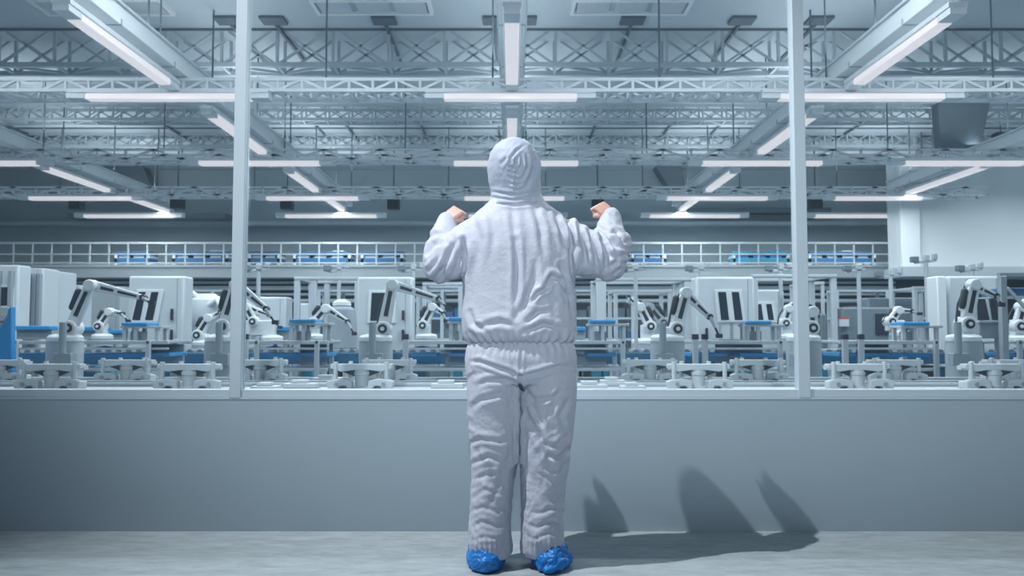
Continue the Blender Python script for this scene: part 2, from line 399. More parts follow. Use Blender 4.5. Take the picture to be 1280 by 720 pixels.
# dark slabs: two stand in for wall shadows, one for a slanted truss
def stand_in(pts, Y, d, label):
    q = MB().prism([(P(px, py, Y).x, P(px, py, Y).z) for px, py in pts], Y, Y+d).build('stand_in_slab', M['cabd'], bevel=.02)
    tag(q, label, 'stand_in')
stand_in([(126, 205), (176, 205), (189, 232), (146, 232)], 26.3, .6, 'dark slanted slab standing in for a shadow on the back wall left of the left window post')
stand_in([(818, 205), (850, 205), (857, 234), (836, 234)], 26.3, .6, 'dark slanted slab standing in for a shadow on the back wall right of the person')
stand_in([(1172, 128), (1238, 128), (1226, 186), (1176, 186)], 18.0, .3, 'dark tapering slab standing in for a slanted truss in front of the white enclosure')
tag(MB().box(PX(75, 25.4), PX(276, 25.4), 25.6, BY-.02, PZ(271, 25.4), PZ(265.5, 25.4)).build('wall_shelf', M['cabd']), 'thin dark ledge on the back wall at the left', 'ledge')
tag(MB().box(PX(868, 26), PX(1050, 26), 26.5, BY-.02, PZ(263, 26), PZ(256.5, 26)).build('wall_shelf', M['cabd']), 'thin dark ledge on the back wall at the right', 'ledge')
tag(MB().box(PX(-60, 26), PX(1120, 26), 26.4, BY-.02, PZ(279, 26), PZ(274.5, 26)).build('hanging_cable_tray', M['trussg']), 'long grey cable tray under the farthest strip lights', 'tray')

# ------------------------------------------------------------------ things on the mezzanine
def crate_row(x0px, x1px, y0, y1, label, m='mezblue'):
    Y = 25.2; z0 = PZ(333, DYF)+.002
    a, b = PX(x0px, Y), PX(x1px, Y); t = thing('storage_rack', ((a+b)/2, Y, z0), label, 'rack', 'blue racks on the mezzanine')
    zz = PZ(y1, Y); zt_ = PZ(y0, Y)
    MB().box(a, b, Y-.3, Y+.3, zt_-.12, zt_).build('top_shelf', M[m], t, .01)
    MB().box(a, b, Y-.3, Y+.3, zz-.1, zz+.05).build('bottom_shelf', M[m], t, .01)
    for x in (a+.05, b-.05):
        MB().box(x-.04, x+.04, Y-.3, Y+.3, z0, zt_-.1).build('upright', M['rail'], t)
    k = MB(); n = max(2, int((b-a)/.5))
    for i in range(n):
        x = a+.1+(b-a-.2)*i/n
        k.box(x+.03, x+.03+.3*(b-a)/n/.5, Y-.25, Y+.2, zz+.05, zz+.05+.12+.06*(i % 3))
    k.build('stored_boxes', M['trussg'] if m == 'mezblue' else M['blue'], t)
for a, b, lb, m in ((146, 190, 'over the left white cabinet', 'mezblue'), (218, 288, 'left of the left window post', 'mezblue'), (312, 352, 'just right of the left window post', 'mezblue'),
        (368, 440, 'above the grey gantry posts', 'mezblue'), (452, 505, 'above the middle white cabinet', 'mezblue'), (788, 832, 'right of the raised right sleeve', 'mezblue'),
        (914, 985, 'with pale trays, left of the right window post', 'teal'), (1008, 1092, 'right of the right window post', 'mezblue')):
    crate_row(a, b, 315.5, 325.5, 'low blue storage rack on the mezzanine ' + lb, m)

# pipes under the deck
for k, (py, r) in enumerate(((353, .05), (360, .07), (368, .04), (376, .06))):
    y = 24.7
    z = PZ(py, y)
    tag(MB().cyl((-15.5, y, z), (PX(1120, y), y, z), r, n=10).build('wall_pipe', M['trussg'] if k % 2 else M['deck']),
        'grey pipe on the dark wall under the mezzanine, %s from the top' % ORD[k], 'pipe', 'pipes under the mezzanine')

# ------------------------------------------------------------------ bench behind the window with clamping fixtures
BZ = .655
bt = thing('conveyor_bench', (0, 5.4, 0), 'long pale machine bench running right behind the window', 'bench')
MB().box(-5.2, 5.2, 4.55, 5.78, BZ-.09, BZ).build('bench_top', M['bench'], bt, .006)
for y, h in ((4.6, .02), (5.12, .022), (5.2, .016), (5.4, .02), (5.73, .024)):
    MB().box(-5.2, 5.2, y-.02, y+.02, BZ+.001, BZ+h).build('guide_rail', M['alul'], bt, .003)
for x in (-5, -3, -1, 1, 3, 5):
    for y in (4.7, 5.65): MB().box(x-.04, x+.04, y-.04, y+.04, 0, BZ-.09).build('leg', M['alu'], bt)
MB().box(-5.1, 5.1, 4.7, 5.65, .18, .24).build('stretcher', M['alu'], bt)

def fixture(x, y, label):
    t = thing('clamping_fixture', (x, y, BZ), label, 'fixture', 'clamping fixtures')
    z = BZ+.001
    MB().lathe((x, y, z), [(.056, 0), (.056, .012), (.041, .02), (.041, .082), (.047, .088), (.047, .104), (.041, .108), (.041, .118)], 28).build('pedestal', M['fix'], t)
    zt_ = z+.118
    MB().prism([(x-.185, zt_+.034), (x-.185, zt_+.008), (x-.12, zt_-.012), (x-.05, zt_-.002), (x+.05, zt_-.002), (x+.12, zt_-.012), (x+.185, zt_+.008), (x+.185, zt_+.034)],
               y-.035, y+.035).build('crossbar', M['fix'], t, .004)
    for s in (-1, 1):
        MB().prism([(x+s*.045, zt_-.004), (x+s*.115, zt_-.012), (x+s*.045, zt_-.04)], y-.01, y+.01).build('gusset', M['black'], t)
        for dx, dy in ((.152, -.03), (.083, .075)):
            px_, py_ = x+s*dx, y+dy
            MB().tube([(px_, py_, z+.03), (px_, py_, z+.165)], [.0135, .0135], 12).build('pin', M['fix'], t, .002)
        MB().box(x+s*.07, x+s*.165, y+.05, y+.1, zt_-.005, zt_+.02).build('pin_bracket', M['fix'], t, .003)
        b = MB()
        b.prism([(x+s*.045, z), (x+s*.075, z+.0), (x+s*.085, z+.022), (x+s*.12, z+.022), (x+s*.13, z), (x+s*.19, z), (x+s*.2, z+.05), (x+s*.165, z+.062), (x+s*.1, z+.066), (x+s*.05, z+.055)], y-.065, y-.01)
        b.box(x+s*.06, x+s*.16, y-.009, y+.1, z, z+.045)
        b.build('foot_block', M['fix'], t, .006)
        MB().tube([(x+s*.14, y-.075, z+.035), (x+s*.14, y-.064, z+.035)], [.012, .012], 10).build('bolt', M['alu'], t)
    return t
f0 = None
FR = [(67, 'leftmost of the front row'), (238, 'beside the left window post'), (453, 'left of the person, front row'), (640, 'directly in front of the person, mostly hidden'),
      (872, 'right of the person, front row'), (1070, 'right of the right window post, front row'), (1240, 'rightmost of the front row')]
for px, lb in FR:
    x = PX(px, 4.84)
    if f0 is None: f0 = fixture(x, 4.84, 'pale metal clamping fixture with pins, ' + lb)
    else: dup(f0, (x, 4.84, BZ), 'pale metal clamping fixture with pins, ' + lb)
BR = [(2, 'cut by the left edge of the picture, back row'), (160, 'between the two leftmost front ones, back row'), (326, 'just right of the left window post, back row'), (487, 'just behind the front one left of the person'),
      (660, 'hidden behind the person, back row'), (812, 'back row, right of the person under the robot'), (946, 'back row, left of the right window post'), (1117, 'back row, right of the right window post'), (1262, 'back row at the right edge of the picture')]
for px, lb in BR:
    dup(f0, (PX(px, 5.56), 5.56, BZ), 'pale metal clamping fixture with pins, ' + lb)
for px, w, y, lb in ((334, 32, 4.72, 'left of the front fixture near the person'), (378, 40, 4.98, 'beside the front fixture near the person'), (738, 40, 4.85, 'right of the legs of the person'),
                     (790, 30, 4.74, 'below the back fixture right of the person'), (560, 40, 4.96, 'left of the legs of the person'), (410, 34, 5.55, 'at the back, left of the person'), (765, 30, 5.3, 'behind the one right of the legs')):
    x = PX(px, y); w = w/F*y
    q = MB().box(x-w/2, x+w/2, y-.06, y+.06, BZ+.001, BZ+.03); q.box(x-w*.3, x+w*.2, y-.04, y+.04, BZ+.03, BZ+.05)
    tag(q.build('machined_block', M['fix'], bevel=.004), 'low pale machined block on the bench ' + lb, 'block', 'machined blocks on the bench')

# ------------------------------------------------------------------ robots
def link_plate(p0, p1, w0, w1, y0, y1):
    d = (p1-p0); d.y = 0; L = d.length; d.normalize(); n = Vector((-d.z, 0, d.x))
    pts = []
    for k in range(7):
        a = math.pi*(.5+k/6); pts.append(p0 + (d*math.cos(a) + n*math.sin(a))*w0)
    for k in range(7):
        a = math.pi*(-.5+k/6); pts.append(p1 + (d*math.cos(a) + n*math.sin(a))*w1)
    return [(v.x, v.z) for v in pts], d, n, L
def arm_link(name, p0, p1, w0, w1, y0, y1, t, m='white', slots=((.2, .5), (.58, .85)), slotw=.4, sm='black'):
    poly, d, n, L = link_plate(Vector(p0), Vector(p1), w0, w1, y0, y1)
    o = MB().prism(poly, y0, y1).build(name, M[m], t, .008)
    for a, b in slots:
        wa, wb = (w0+(w1-w0)*a)*slotw, (w0+(w1-w0)*b)*slotw
        A, B = Vector(p0)+d*L*a, Vector(p0)+d*L*b
        MB().prism([((A+n*wa).x, (A+n*wa).z), ((A-n*wa).x, (A-n*wa).z), ((B-n*wb).x, (B-n*wb).z), ((B+n*wb).x, (B+n*wb).z)], y0-.003, y1+.003).build('slot', M[sm], o)
    return o
def robot(px, Y, toppy, sh, el, wr, tip, label, motor=1, s=1., flip=1, barrel=21, ring=True, column=True, arms='white', baseless=None):
    c = P(px, 415, Y); r = barrel/F*Y; zt_ = PZ(toppy, Y)
    t = thing('robot_arm', (c.x, Y, 0), label, 'robot', 'articulated robots')
    zb_ = baseless or 0
    MB().lathe((c.x, Y, 0), [(r*1.15, zb_), (r*1.15, zb_+.04), (r, zb_+.05), (r, zt_-.1), (r*.985, zt_-.095), (r*.985, zt_-.06)], 36).build('base', M['rgrey'], t)
    MB().lathe((c.x, Y, 0), [(r*.97, zt_-.058), (r*.97, zt_-.02), (r*.86, zt_), (r*.5, zt_+.012)], 36).build('base_cap', M['white'], t)
    S, E, Wp, T = (P(a, b, Y) for a, b in (sh, el, wr, tip))
    k = s*Y/8
    MB().box(min(S.x, c.x)-.05*k, max(S.x, c.x)+.05*k, Y-.06*k, Y+.06*k, zt_, S.z+.02*k).build('shoulder_bracket', M[arms], t, .015)
    sj = MB().cyl((S.x, Y-.09*k, S.z), (S.x, Y+.09*k, S.z), .075*k, n=24).build('shoulder_joint', M[arms], t, .01)
    if ring:
        MB().cyl((S.x, Y-.104*k, S.z), (S.x, Y-.09*k, S.z), .046*k, n=24).build('joint_ring', M['black'], sj)
        MB().cyl((S.x, Y-.112*k, S.z), (S.x, Y-.104*k, S.z), .02*k, n=16).build('joint_cap', M['white'], sj)
    arm_link('lower_arm', S, E, .062*k, .05*k, Y-.055*k, Y+.0*k, t, arms, ((.28, .85),), .38)
    MB().cyl((E.x, Y-.075*k, E.z), (E.x, Y+.05*k, E.z), .058*k, n=20).build('elbow_joint', M[arms], t, .01)
    arm_link('forearm', E, Wp, .052*k, .026*k, Y+.005*k, Y+.05*k, t, arms, ((.16, .42), (.5, .88)), .34)
    MB().cyl((Wp.x, Y-.01*k, Wp.z), (Wp.x, Y+.06*k, Wp.z), .03*k, n=16).build('wrist', M['black'], t)
    d = T - Wp
    g = MB().tube([Wp, Wp+d*.55], [.02*k, .016*k], 12); g.build('tool_shaft', M['alul'], t)
    MB().box(T.x-.03*k, T.x+.03*k, Y-.02*k, Y+.03*k, T.z-.012*k, T.z+.03*k).bar(Wp+d*.5, T, .018*k).build('gripper', M['black'], t)
    if motor:
        d = (E-S).normalized(); n = Vector((-d.z, 0, d.x))*flip
        a = S+(E-S)*.42+n*.075*k; b = S+(E-S)*.78+n*.085*k
        MB().tube([a+Vector((0, -.03*k, 0)), b+Vector((0, -.03*k, 0))], [.034*k, .034*k], 16, True).build('motor', M['black'], t)
    q = S-(E-S).normalized()*.05*k
    MB().tube([q+Vector((-.07*k*flip, .02, .03*k)), S+(E-S)*.5+Vector((-.09*k*flip, .04, 0)), E+Vector((-.02*k*flip, .06, .05*k)), E+(Wp-E)*.4+Vector((0, .07, .04*k))], .011*k, 8).build('hose', M['black'], t)
    if column:
        x = PX(px-5*flip, Y-.24)
        q = MB().cyl((x, Y-r-.05, PZ(441, Y)), (x, Y-r-.05, PZ(403, Y)), .034, n=18)
        q.box(x-.07, x+.1, Y-r-.08, Y-r+.02, PZ(456, Y), PZ(441, Y))
        q.build('front_column', M['rgrey'], t, .004)
    return t
robot(82, 8, 419, (91, 410), (115, 357), (178, 372), (190, 380), 'white robot arm on a grey drum base, leftmost one, reaching over the white cabinet')
robot(278, 8, 419, (281, 408), (296, 357), (332, 386), (344, 404), 'white robot arm on a grey drum, half hidden behind the left window post')
robot(470, 8, 419, (480, 411), (491, 356), (548, 374), (560, 386), 'white robot arm in front of the single-window cabinet, left of the person', motor=0)
robot(655, 8, 419, (664, 411), (676, 366), (700, 380), (704, 398), 'white robot arm hidden behind the person')
robot(834, 8, 419, (845, 411), (857, 366), (888, 396), (899, 421), 'white robot arm right of the person, bent down to the right', flip=1)
robot(1004, 8, 419, (1012, 410), (1014, 390), (1012, 384), (1020, 396), 'white folded robot arm behind the right window post', motor=0)
robot(1204, 8, 419, (1206, 405), (1216, 356), (1246, 370), (1252, 382), 'white robot arm at the far right, in front of the slanted slot windows')
# the second line of robots, farther away
robot(256, 11, 426, (249, 419), (262, 398), (275, 390), (280, 402), 'small far robot arm left of the left window post', s=.75, column=False, barrel=15)
robot(128, 11, 418, (126, 408), (138, 390), (152, 392), (160, 402), 'small far robot arm between the leftmost robot and the white cabinet', s=.7, column=False, barrel=13)
robot(533, 11, 418, (529, 407), (541, 384), (554, 392), (557, 402), 'small far robot arm just left of the person', s=.75, column=False, barrel=14)
robot(390, 11, 418, (393, 404), (408, 386), (434, 402), (443, 418), 'far robot arm right of the first grey table, left of the person', s=.8, column=False, barrel=17)
robot(340, 11, 420, (318, 402), (309, 384), (336, 394), (350, 410), 'far dark-jointed robot arm just right of the left window post', s=.7, column=False, barrel=14)
robot(806, 11.6, 424, (812, 408), (800, 384), (786, 372), (783, 384), 'far robot arm right of the person, leaning left', s=.8, flip=-1, column=False, barrel=17)
robot(820, 13.2, 420, (828, 404), (812, 384), (800, 378), (796, 386), 'farthest dark robot arm between two robots right of the person', s=.75, flip=-1, column=False, barrel=13, arms='rgrey')
robot(1125, 11, 414, (1112, 402), (1122, 388), (1140, 389), (1150, 393), 'small far robot arm above the blue-topped table at the right', s=.7, column=False, barrel=13, motor=0)
robot(1274, 11, 420, (1270, 408), (1276, 384), (1290, 372), (1298, 384), 'robot arm cut off by the right edge of the picture', s=.9, column=False, barrel=17, motor=0)
robot(985, 11, 418, (980, 404), (985, 386), (994, 378), (999, 388), 'small far robot arm just left of the right window post', s=.7, column=False, barrel=13, motor=0)

# ------------------------------------------------------------------ machine cabinets
def cabinet(x0, x1, ytop, Y, depth, label, windows=(), surround=None, handles=(), m='cab', bv=.03, side=True):
    a, b = PX(x0, Y), PX(x1, Y); zt_ = PZ(ytop, Y)
    t = thing('machine_cabinet', ((a+b)/2, Y, 0), label, 'cabinet', None)
    MB().box(a, b, Y, Y+depth, .1, zt_).build('body', M[m], t, bv)
    MB().box(a+.04, b-.04, Y+.05, Y+depth-.05, 0, .1).build('plinth', M['cabd'], t)
    sr = None
    if surround:
        pl = [(P(px, py, Y).x, P(px, py, Y).z) for px, py in surround]
        sr = MB().prism(pl, Y-.02, Y+.001).build('window_frame', M['white'], t, .006)
    for w in windows:
        pl = [(P(px, py, Y).x, P(px, py, Y).z) for px, py in w]
        MB().prism(pl, Y-.026, Y-.0).build('dark_window', M['darkglass'], t, .004)
    for px, y0, y1 in handles:
        x = PX(px, Y)
        MB().box(x-.018, x+.018, Y-.035, Y-.001, PZ(y1, Y), PZ(y0, Y)).build('handle', M['black'], t, .006)
    if label.startswith(('tall ribbed', 'narrow tall', 'tall white machine')):
        n = 4
        for i in range(n):
            x = a+(b-a)*(i+.5)/n
            MB().box(x-.035, x+.035, Y-.07, Y-.001, .3, zt_-.1).build('rib', M['panel'], t, .008)
    if side:
        MB().box(b-.1, b-.092, Y-.004, Y+.001, .12, zt_-.03).build('door_seam', M['panel'], t)
    return t
cabinet(159, 229, 345, 11.4, .34, 'tall white cabinet with two slanted dark slots, left of the left window post',
        [[(174, 365), (183, 365), (176, 400), (166, 400)], [(190, 365), (199, 365), (192, 400), (182, 400)]], [(172, 362), (205, 362), (198, 403), (163, 403)], [(215, 386, 400), (215, 412, 425)])
cabinet(446, 515, 346, 11.4, .34, 'tall white cabinet with one broad dark window, left of the person',
        [[(465, 366), (482, 366), (480, 401), (463, 401)]], [(461, 363), (495, 363), (495, 404), (459, 404)], [(504, 388, 400), (504, 412, 425)])
cabinet(871, 944, 346, 11.4, .34, 'tall white cabinet with two slanted dark slots, right of the person',
        [[(897, 365), (907, 365), (911, 400), (901, 400)], [(914, 365), (923, 365), (928, 400), (918, 400)]], [(893, 362), (927, 362), (932, 403), (896, 403)], [(883, 410, 424)])
cabinet(941, 981, 362, 13.2, .4, 'smaller white cabinet with two dark slots beside the right window post',
        [[(943.5, 380), (951, 380), (954, 400), (946, 400)], [(957, 380), (964, 380), (967, 400), (960, 400)]], [(941, 377), (967, 377), (970, 403), (943, 403)])
cabinet(1187, 1256, 345, 11.4, .34, 'tall grey-white cabinet with two broad slanted slots at the far right',
        [[(1220, 362), (1228, 362), (1236, 400), (1222, 400)], [(1234, 362), (1246, 362), (1252, 400), (1240, 400)]], None, [(1198, 388, 402)])
q = MB().box(PX(1173, 11.3), PX(1185, 11.3), 11.3, 11.6, 0, PZ(345, 11.3)).build('cabinet_side_panel', M['white'], bevel=.02)
tag(q, 'bright white side panel standing against the far right cabinet', 'panel')
cabinet(300, 357, 371, 13, .4, 'low white cabinet right of the left window post, behind the robots')
cabinet(366, 393, 379, 14.5, .4, 'small pale cabinet between the grey gantry posts')
cabinet(1052, 1118, 384, 12.5, .4, 'dark slate cabinet with a small warning label, right of the right window post', [[(1094, 392), (1110, 392), (1110, 418), (1094, 418)]], None, m='cabd')
lb_ = thing('warning_label', (PX(1057, 12.4), 12.4, PZ(408, 12.4)), 'small pale label with a red stripe at the edge of the dark slate cabinet', 'label')
MB().box(PX(1051, 12.4), PX(1063, 12.4), 12.44, 12.499, PZ(408, 12.4), PZ(399, 12.4)).build('plate', M['cab'], lb_)
MB().box(PX(1051, 12.4), PX(1063, 12.4), 12.44, 12.499, PZ(399, 12.4), PZ(396.5, 12.4)).build('red_stripe', M['red'], lb_)
cabinet(1086, 1146, 372, 16.4, .5, 'dark grey far cabinet behind the small robot at the right', m='cabd')
cabinet(1011, 1034, 392, 13.8, .3, 'narrow dark cabinet just right of the right window post', m='cabd')
# tall machine group at the far left
cabinet(-40, 21, 331, 13, .35, 'tall white machine cut by the left edge, with a pale window', [[(-3, 359), (15, 359), (15, 382), (-3, 382)]], [(-6, 356), (18, 356), (18, 386), (-6, 386)])
cabinet(27, 52, 335, 13.6, .5, 'tall ribbed white machine cabinet second from the left edge')
cabinet(57, 72, 339, 14.6, .6, 'narrow tall pale machine cabinet, third from the left edge')
cabinet(78, 98, 356, 16, .5, 'pale machine cabinet behind the leftmost robot arm')
cabinet(101, 150, 358, 18, .5, 'long low pale machine far behind the leftmost robot arm', m='deck')
cabinet(240, 260, 371, 14, .4, 'pale rounded machine right of the tall white left cabinet', m='cab', bv=.08)
for k, (px, py, r) in enumerate(((252, 376, 15), (264, 384, 13), (244, 382, 12), (272, 378, 12))):
    pass
MB_ = MB()
t = thing('feed_hopper', (PX(256, 12.6), 12.6, 0), 'pale bulging feed hopper left of the left window post', 'hopper')
c = PX(258, 12.6)
MB().lathe((c, 12.6, 0), [(.12, .02), (.12, .9), (.26, 1.1), (.3, 1.3), (.26, 1.5), (.12, 1.6)], 24).build('drum', M['cab'], t)
MB().tube([(c-.05, 12.5, 1.5), (c-.2, 12.45, 1.62), (c-.36, 12.4, 1.5)], .05, 12, True).build('inlet_pipe', M['white'], t)
MB().tube([(c+.1, 12.4, 1.4), (c+.26, 12.35, 1.5), (c+.4, 12.3, 1.3)], .06, 12, True).build('outlet_pipe', M['white'], t)
MB().lathe((c, 12.6, 0), [(.26, 0), (.26, .02)], 24).build('base_plate', M['alu'], t)
# grey mixing drum with ribs between the robots left of the person
t = thing('feed_drum', (PX(427, 12.2), 12.2, 0), 'grey tapered feed drum left of the single-window cabinet', 'drum')
c = PX(427, 12.2)
MB().lathe((c, 12.2, 0), [(.2, 0), (.2, .72), (.27, .76), (.2, 1.34), (.12, 1.4)], 28).build('shell', M['panel'], t)
MB().lathe((c, 12.2, 0), [(.14, 1.401), (.14, 1.45), (.05, 1.5)], 20).build('lid', M['white'], t)

# ------------------------------------------------------------------ aluminium work tables
def worktable(x0, x1, Y, label, posts=(), caps=(), ytop=428, blue=(), violet=None, panel=None, depth=.7):
    a, b = PX(x0, Y), PX(x1, Y)
    z = PZ(ytop, Y)
    t = thing('work_table', ((a+b)/2, Y+depth/2, 0), label, 'table', 'aluminium work tables')
    MB().box(a, b, Y, Y+.045, z-.022, z+.02).box(a, b, Y+depth-.045, Y+depth, z-.022, z+.02).build('top_rail', M['alul'], t, .004)
    MB().box(a, b, Y+.046, Y+depth-.046, z-.012, z+.004).build('table_top', M['alu'], t)
    MB().box(a, b, Y, Y+.04, z-.085, z-.06).build('under_rail', M['alul'], t, .004)
    z2 = PZ(462, Y)
    MB().box(a, b, Y, Y+.04, z2-.018, z2+.018).box(a, b, Y+depth-.04, Y+depth, z2-.018, z2+.018).build('lower_rail', M['alul'], t, .004)
    for px in posts:
        x = PX(px, Y)
        for yy in (Y-.045, Y+depth): MB().box(x-.026, x+.026, yy, yy+.044, 0, z+.03).build('leg', M['alul'], t, .004)
        MB().cyl((x, Y-.052, z), (x, Y-.045, z), .014, n=12).build('bolt', M['black'], t)
    for px in caps:
        x = PX(px, Y-.2)
        q = MB().box(x-.03, x+.03, Y-.22, Y-.17, 0, PZ(424, Y)).build('stop_post', M['alul'], t, .004)
        MB().box(x-.034, x+.034, Y-.224, Y-.166, PZ(424, Y)+.0005, PZ(417.5, Y)).build('post_cap', M['black'], q, .004)
    for (c, d) in blue:
        MB().box(PX(c, Y), PX(d, Y), Y+.1, Y+depth-.1, PZ(446, Y), PZ(441.5, Y)).build('blue_shelf', M['blue'], t, .004)
    if violet:
        MB().tube([(PX(violet[0], Y), Y+.2, PZ(436, Y)), (PX((violet[0]*2+violet[1])/3, Y), Y+.17, PZ(434, Y)), (PX((violet[0]+2*violet[1])/3, Y), Y+.2, PZ(436, Y)), (PX(violet[1], Y), Y+.17, PZ(435, Y))], .014, 8).build('violet_cable', M['violet'], t)
    if panel:
        MB().box(PX(panel[0], Y), PX(panel[1], Y), Y+.5, Y+.53, PZ(459, Y), PZ(431, Y)).build('back_panel', M['panel'], t, .004)
    return t
def riser(x0, x1, Y, label, ypy=405, bottom=427, legs=(), low=False):
    a, b = PX(x0, Y), PX(x1, Y); z = PZ(ypy, Y); z0 = PZ(bottom, Y)
    t = thing('riser_stand', ((a+b)/2, Y, z0), label, 'stand', 'blue-topped riser stands')
    MB().box(a, b, Y, Y+.34, z-.02, z+.02).build('blue_top', M['blue'], t, .01)
    MB().box(a-.02, b+.16, Y+.02, Y+.32, z-.05, z-.021).build('frame', M['alul'], t, .004)
    for x in (a+.02, (a+b)/2, b+.1):
        for yy in (Y+.04, Y+.26): MB().box(x-.02, x+.02, yy, yy+.04, z0, z-.05).build('leg', M['alul'], t)
    MB().box(a+.06, a+.2, Y+.1, Y+.25, z0, z0+.12).build('gearbox', M['panel'], t, .008)
WT = 9.2
zt9 = PZ(428, WT)+.021
worktable(98, 210, WT, 'grey aluminium work table with a blue shelf, under the left cabinet', (187,), (96,), blue=((100, 208),), violet=(108, 150), panel=(160, 208))
worktable(306, 410, WT, 'grey aluminium work table just right of the left window post', (397, 322), (307,), blue=((310, 362), (362, 407)), violet=(326, 361), panel=(361, 396))
worktable(506, 600, WT, 'grey aluminium work table just left of the person', (600,), (507,), blue=((512, 545), (560, 590)), violet=(515, 548), panel=(552, 598))
worktable(700, 782, WT, 'grey aluminium work table just right of the person', (778,), (), blue=((735, 772),), panel=(718, 764))
worktable(866, 978, WT, 'grey aluminium work table under the right cabinet, with two capped posts', (974,), (869, 881), blue=((866, 912), (928, 976)), panel=(908, 970))
worktable(1050, 1171, WT, 'grey aluminium work table right of the right window post', (1168,), (1056, 1076), blue=((1053, 1118), (1119, 1166)), panel=(1094, 1136))
worktable(18, 62, WT, 'grey aluminium work table left of the leftmost robot', (22,), (), blue=((20, 31),))
worktable(1268, 1330, WT, 'grey aluminium work table at the right edge of the picture', (1272,), (), blue=((1270, 1328),))
riser(151, 183, WT+.12, 'blue-topped riser on the table under the left cabinet')
riser(361, 394, WT+.12, 'blue-topped riser on the table right of the left window post', 401)
riser(561, 590, WT+.12, 'blue-topped riser peeking out left of the person', 399)
riser(738, 770, WT+.12, 'blue-topped riser right of the person', 402)
riser(934, 965, WT+.12, 'blue-topped riser in front of the small two-slot cabinet', 403)
riser(1130, 1163, WT+.12, 'blue-topped riser on the table at the right', 404.5)
Y2 = 12
def slab(x0, x1, py, Y, label, sub=.03):
    t = thing('low_conveyor', ((PX(x0, Y)+PX(x1, Y))/2, Y, 0), label, 'conveyor', 'low blue conveyors')
    z = PZ(py, Y); a, b = PX(x0, Y), PX(x1, Y)
    MB().box(a, b, Y, Y+.4, z-sub, z+sub).build('belt', M['blue'], t, .01)
    MB().box(a, b, Y+.05, Y+.35, z-.16, z-sub-.001).build('frame', M['panel'], t)
    for x in (a+.08, b-.08): MB().box(x-.03, x+.03, Y+.1, Y+.16, 0, z-.16).box(x-.03, x+.03, Y+.26, Y+.32, 0, z-.16).build('leg', M['alu'], t)
slab(18, 62, 410, 11.2, 'low blue conveyor left of the leftmost robot')
slab(100, 122, 411, 11.9, 'low blue conveyor just right of the leftmost robot')
slab(124, 158, 414.5, 13, 'low blue conveyor in front of the left white cabinet')
slab(312, 360, 411, 12, 'low blue conveyor right of the left window post')
slab(720, 732, 411, 12, 'low blue conveyor beside the person')

# long roller conveyor with a dark blue side behind the tables
t = thing('roller_conveyor', (0, 12.1, 0), 'long dark blue roller conveyor behind the work tables', 'conveyor')
z1, z0 = PZ(441, 10.2), PZ(455, 10.2)
MB().box(-8, 8, 10.22, 10.27, z0, z1).build('front_side', M['blued'], t, .01)
MB().box(-8, 8, 10.72, 10.77, z0, z1).build('back_side', M['blued'], t, .01)
g = MB()
k = -7.9
while k < 7.9: g.cyl((k, 10.28, z1-.0), (k, 10.71, z1-.0), .045, n=8); k += .13
g.build('rollers', M['cabd'], t)
for x in range(-8, 9, 2): MB().box(x*.97-.04, x*.97+.04, 10.29, 10.35, 0, z0).box(x*.97-.04, x*.97+.04, 10.62, 10.68, 0, z0).build('leg', M['blued'], t)

# teal bins and dark crates on the floor under the tables
BL = [(66, 24, 'teal'), (100, 20, 'blued'), (130, 22, 'teal'), (205, 9, 'teal'), (217, 9, 'cab'), (228, 9, 'teal'), (246, 12, 'black'), (340, 22, 'cab'), (384, 14, 'teal'), (418, 18, 'black'), (432, 8, 'cab'), (441, 7, 'teal'),
      (522, 20, 'blued'), (551, 22, 'panel'), (572, 12, 'teal'), (589, 6, 'teal'), (733, 8, 'black'), (745, 14, 'teal'), (758, 10, 'teal'), (790, 18, 'panel'), (888, 14, 'cab'), (906, 14, 'black'), (920, 12, 'teal'), (934, 12, 'teal'),
      (987, 14, 'cab'), (1030, 10, 'teal'), (1110, 24, 'panel'), (1160, 14, 'black'), (1178, 10, 'blued'), (1189, 6, 'cab')]
CN = {'teal': 'teal', 'blued': 'dark blue', 'cab': 'white', 'black': 'black', 'panel': 'grey'}
NEAR = lambda px: ('by the left edge' if px < 110 else 'left of the left window post' if px < 290 else 'right of the left window post' if px < 400 else 'left of the person' if px < 600 else
                   'right of the person' if px < 800 else 'left of the right window post' if px < 1000 else 'right of the right window post' if px < 1130 else 'near the right edge')
seen = {}
for px, w, m in BL:
    Y = 9.95; a, b = PX(px-w/2+.5, Y), PX(px+w/2-.5, Y); z = PZ(458 if m != 'black' else 456.5, Y)
    key = (m, NEAR(px)); seen[key] = seen.get(key, 0)+1
    n = sum(1 for p_, _, m_ in BL if m_ == m and NEAR(p_) == key[1])
    lb = '%s bin under the tables %s' % (CN[m], key[1]) + (', %s of its colour' % ORD[seen[key]-1] if n > 1 else '')
    t = thing('storage_bin', ((a+b)/2, Y+.12, 0), lb, 'bin', 'storage bins under the tables')
    MB().box(a, b, Y, Y+.22, 0, z-.03).build('body', M[m], t, .01)
    MB().box(a-.004, b+.004, Y-.004, Y+.224, z-.0295, z).build('rim', M[m], t, .004)

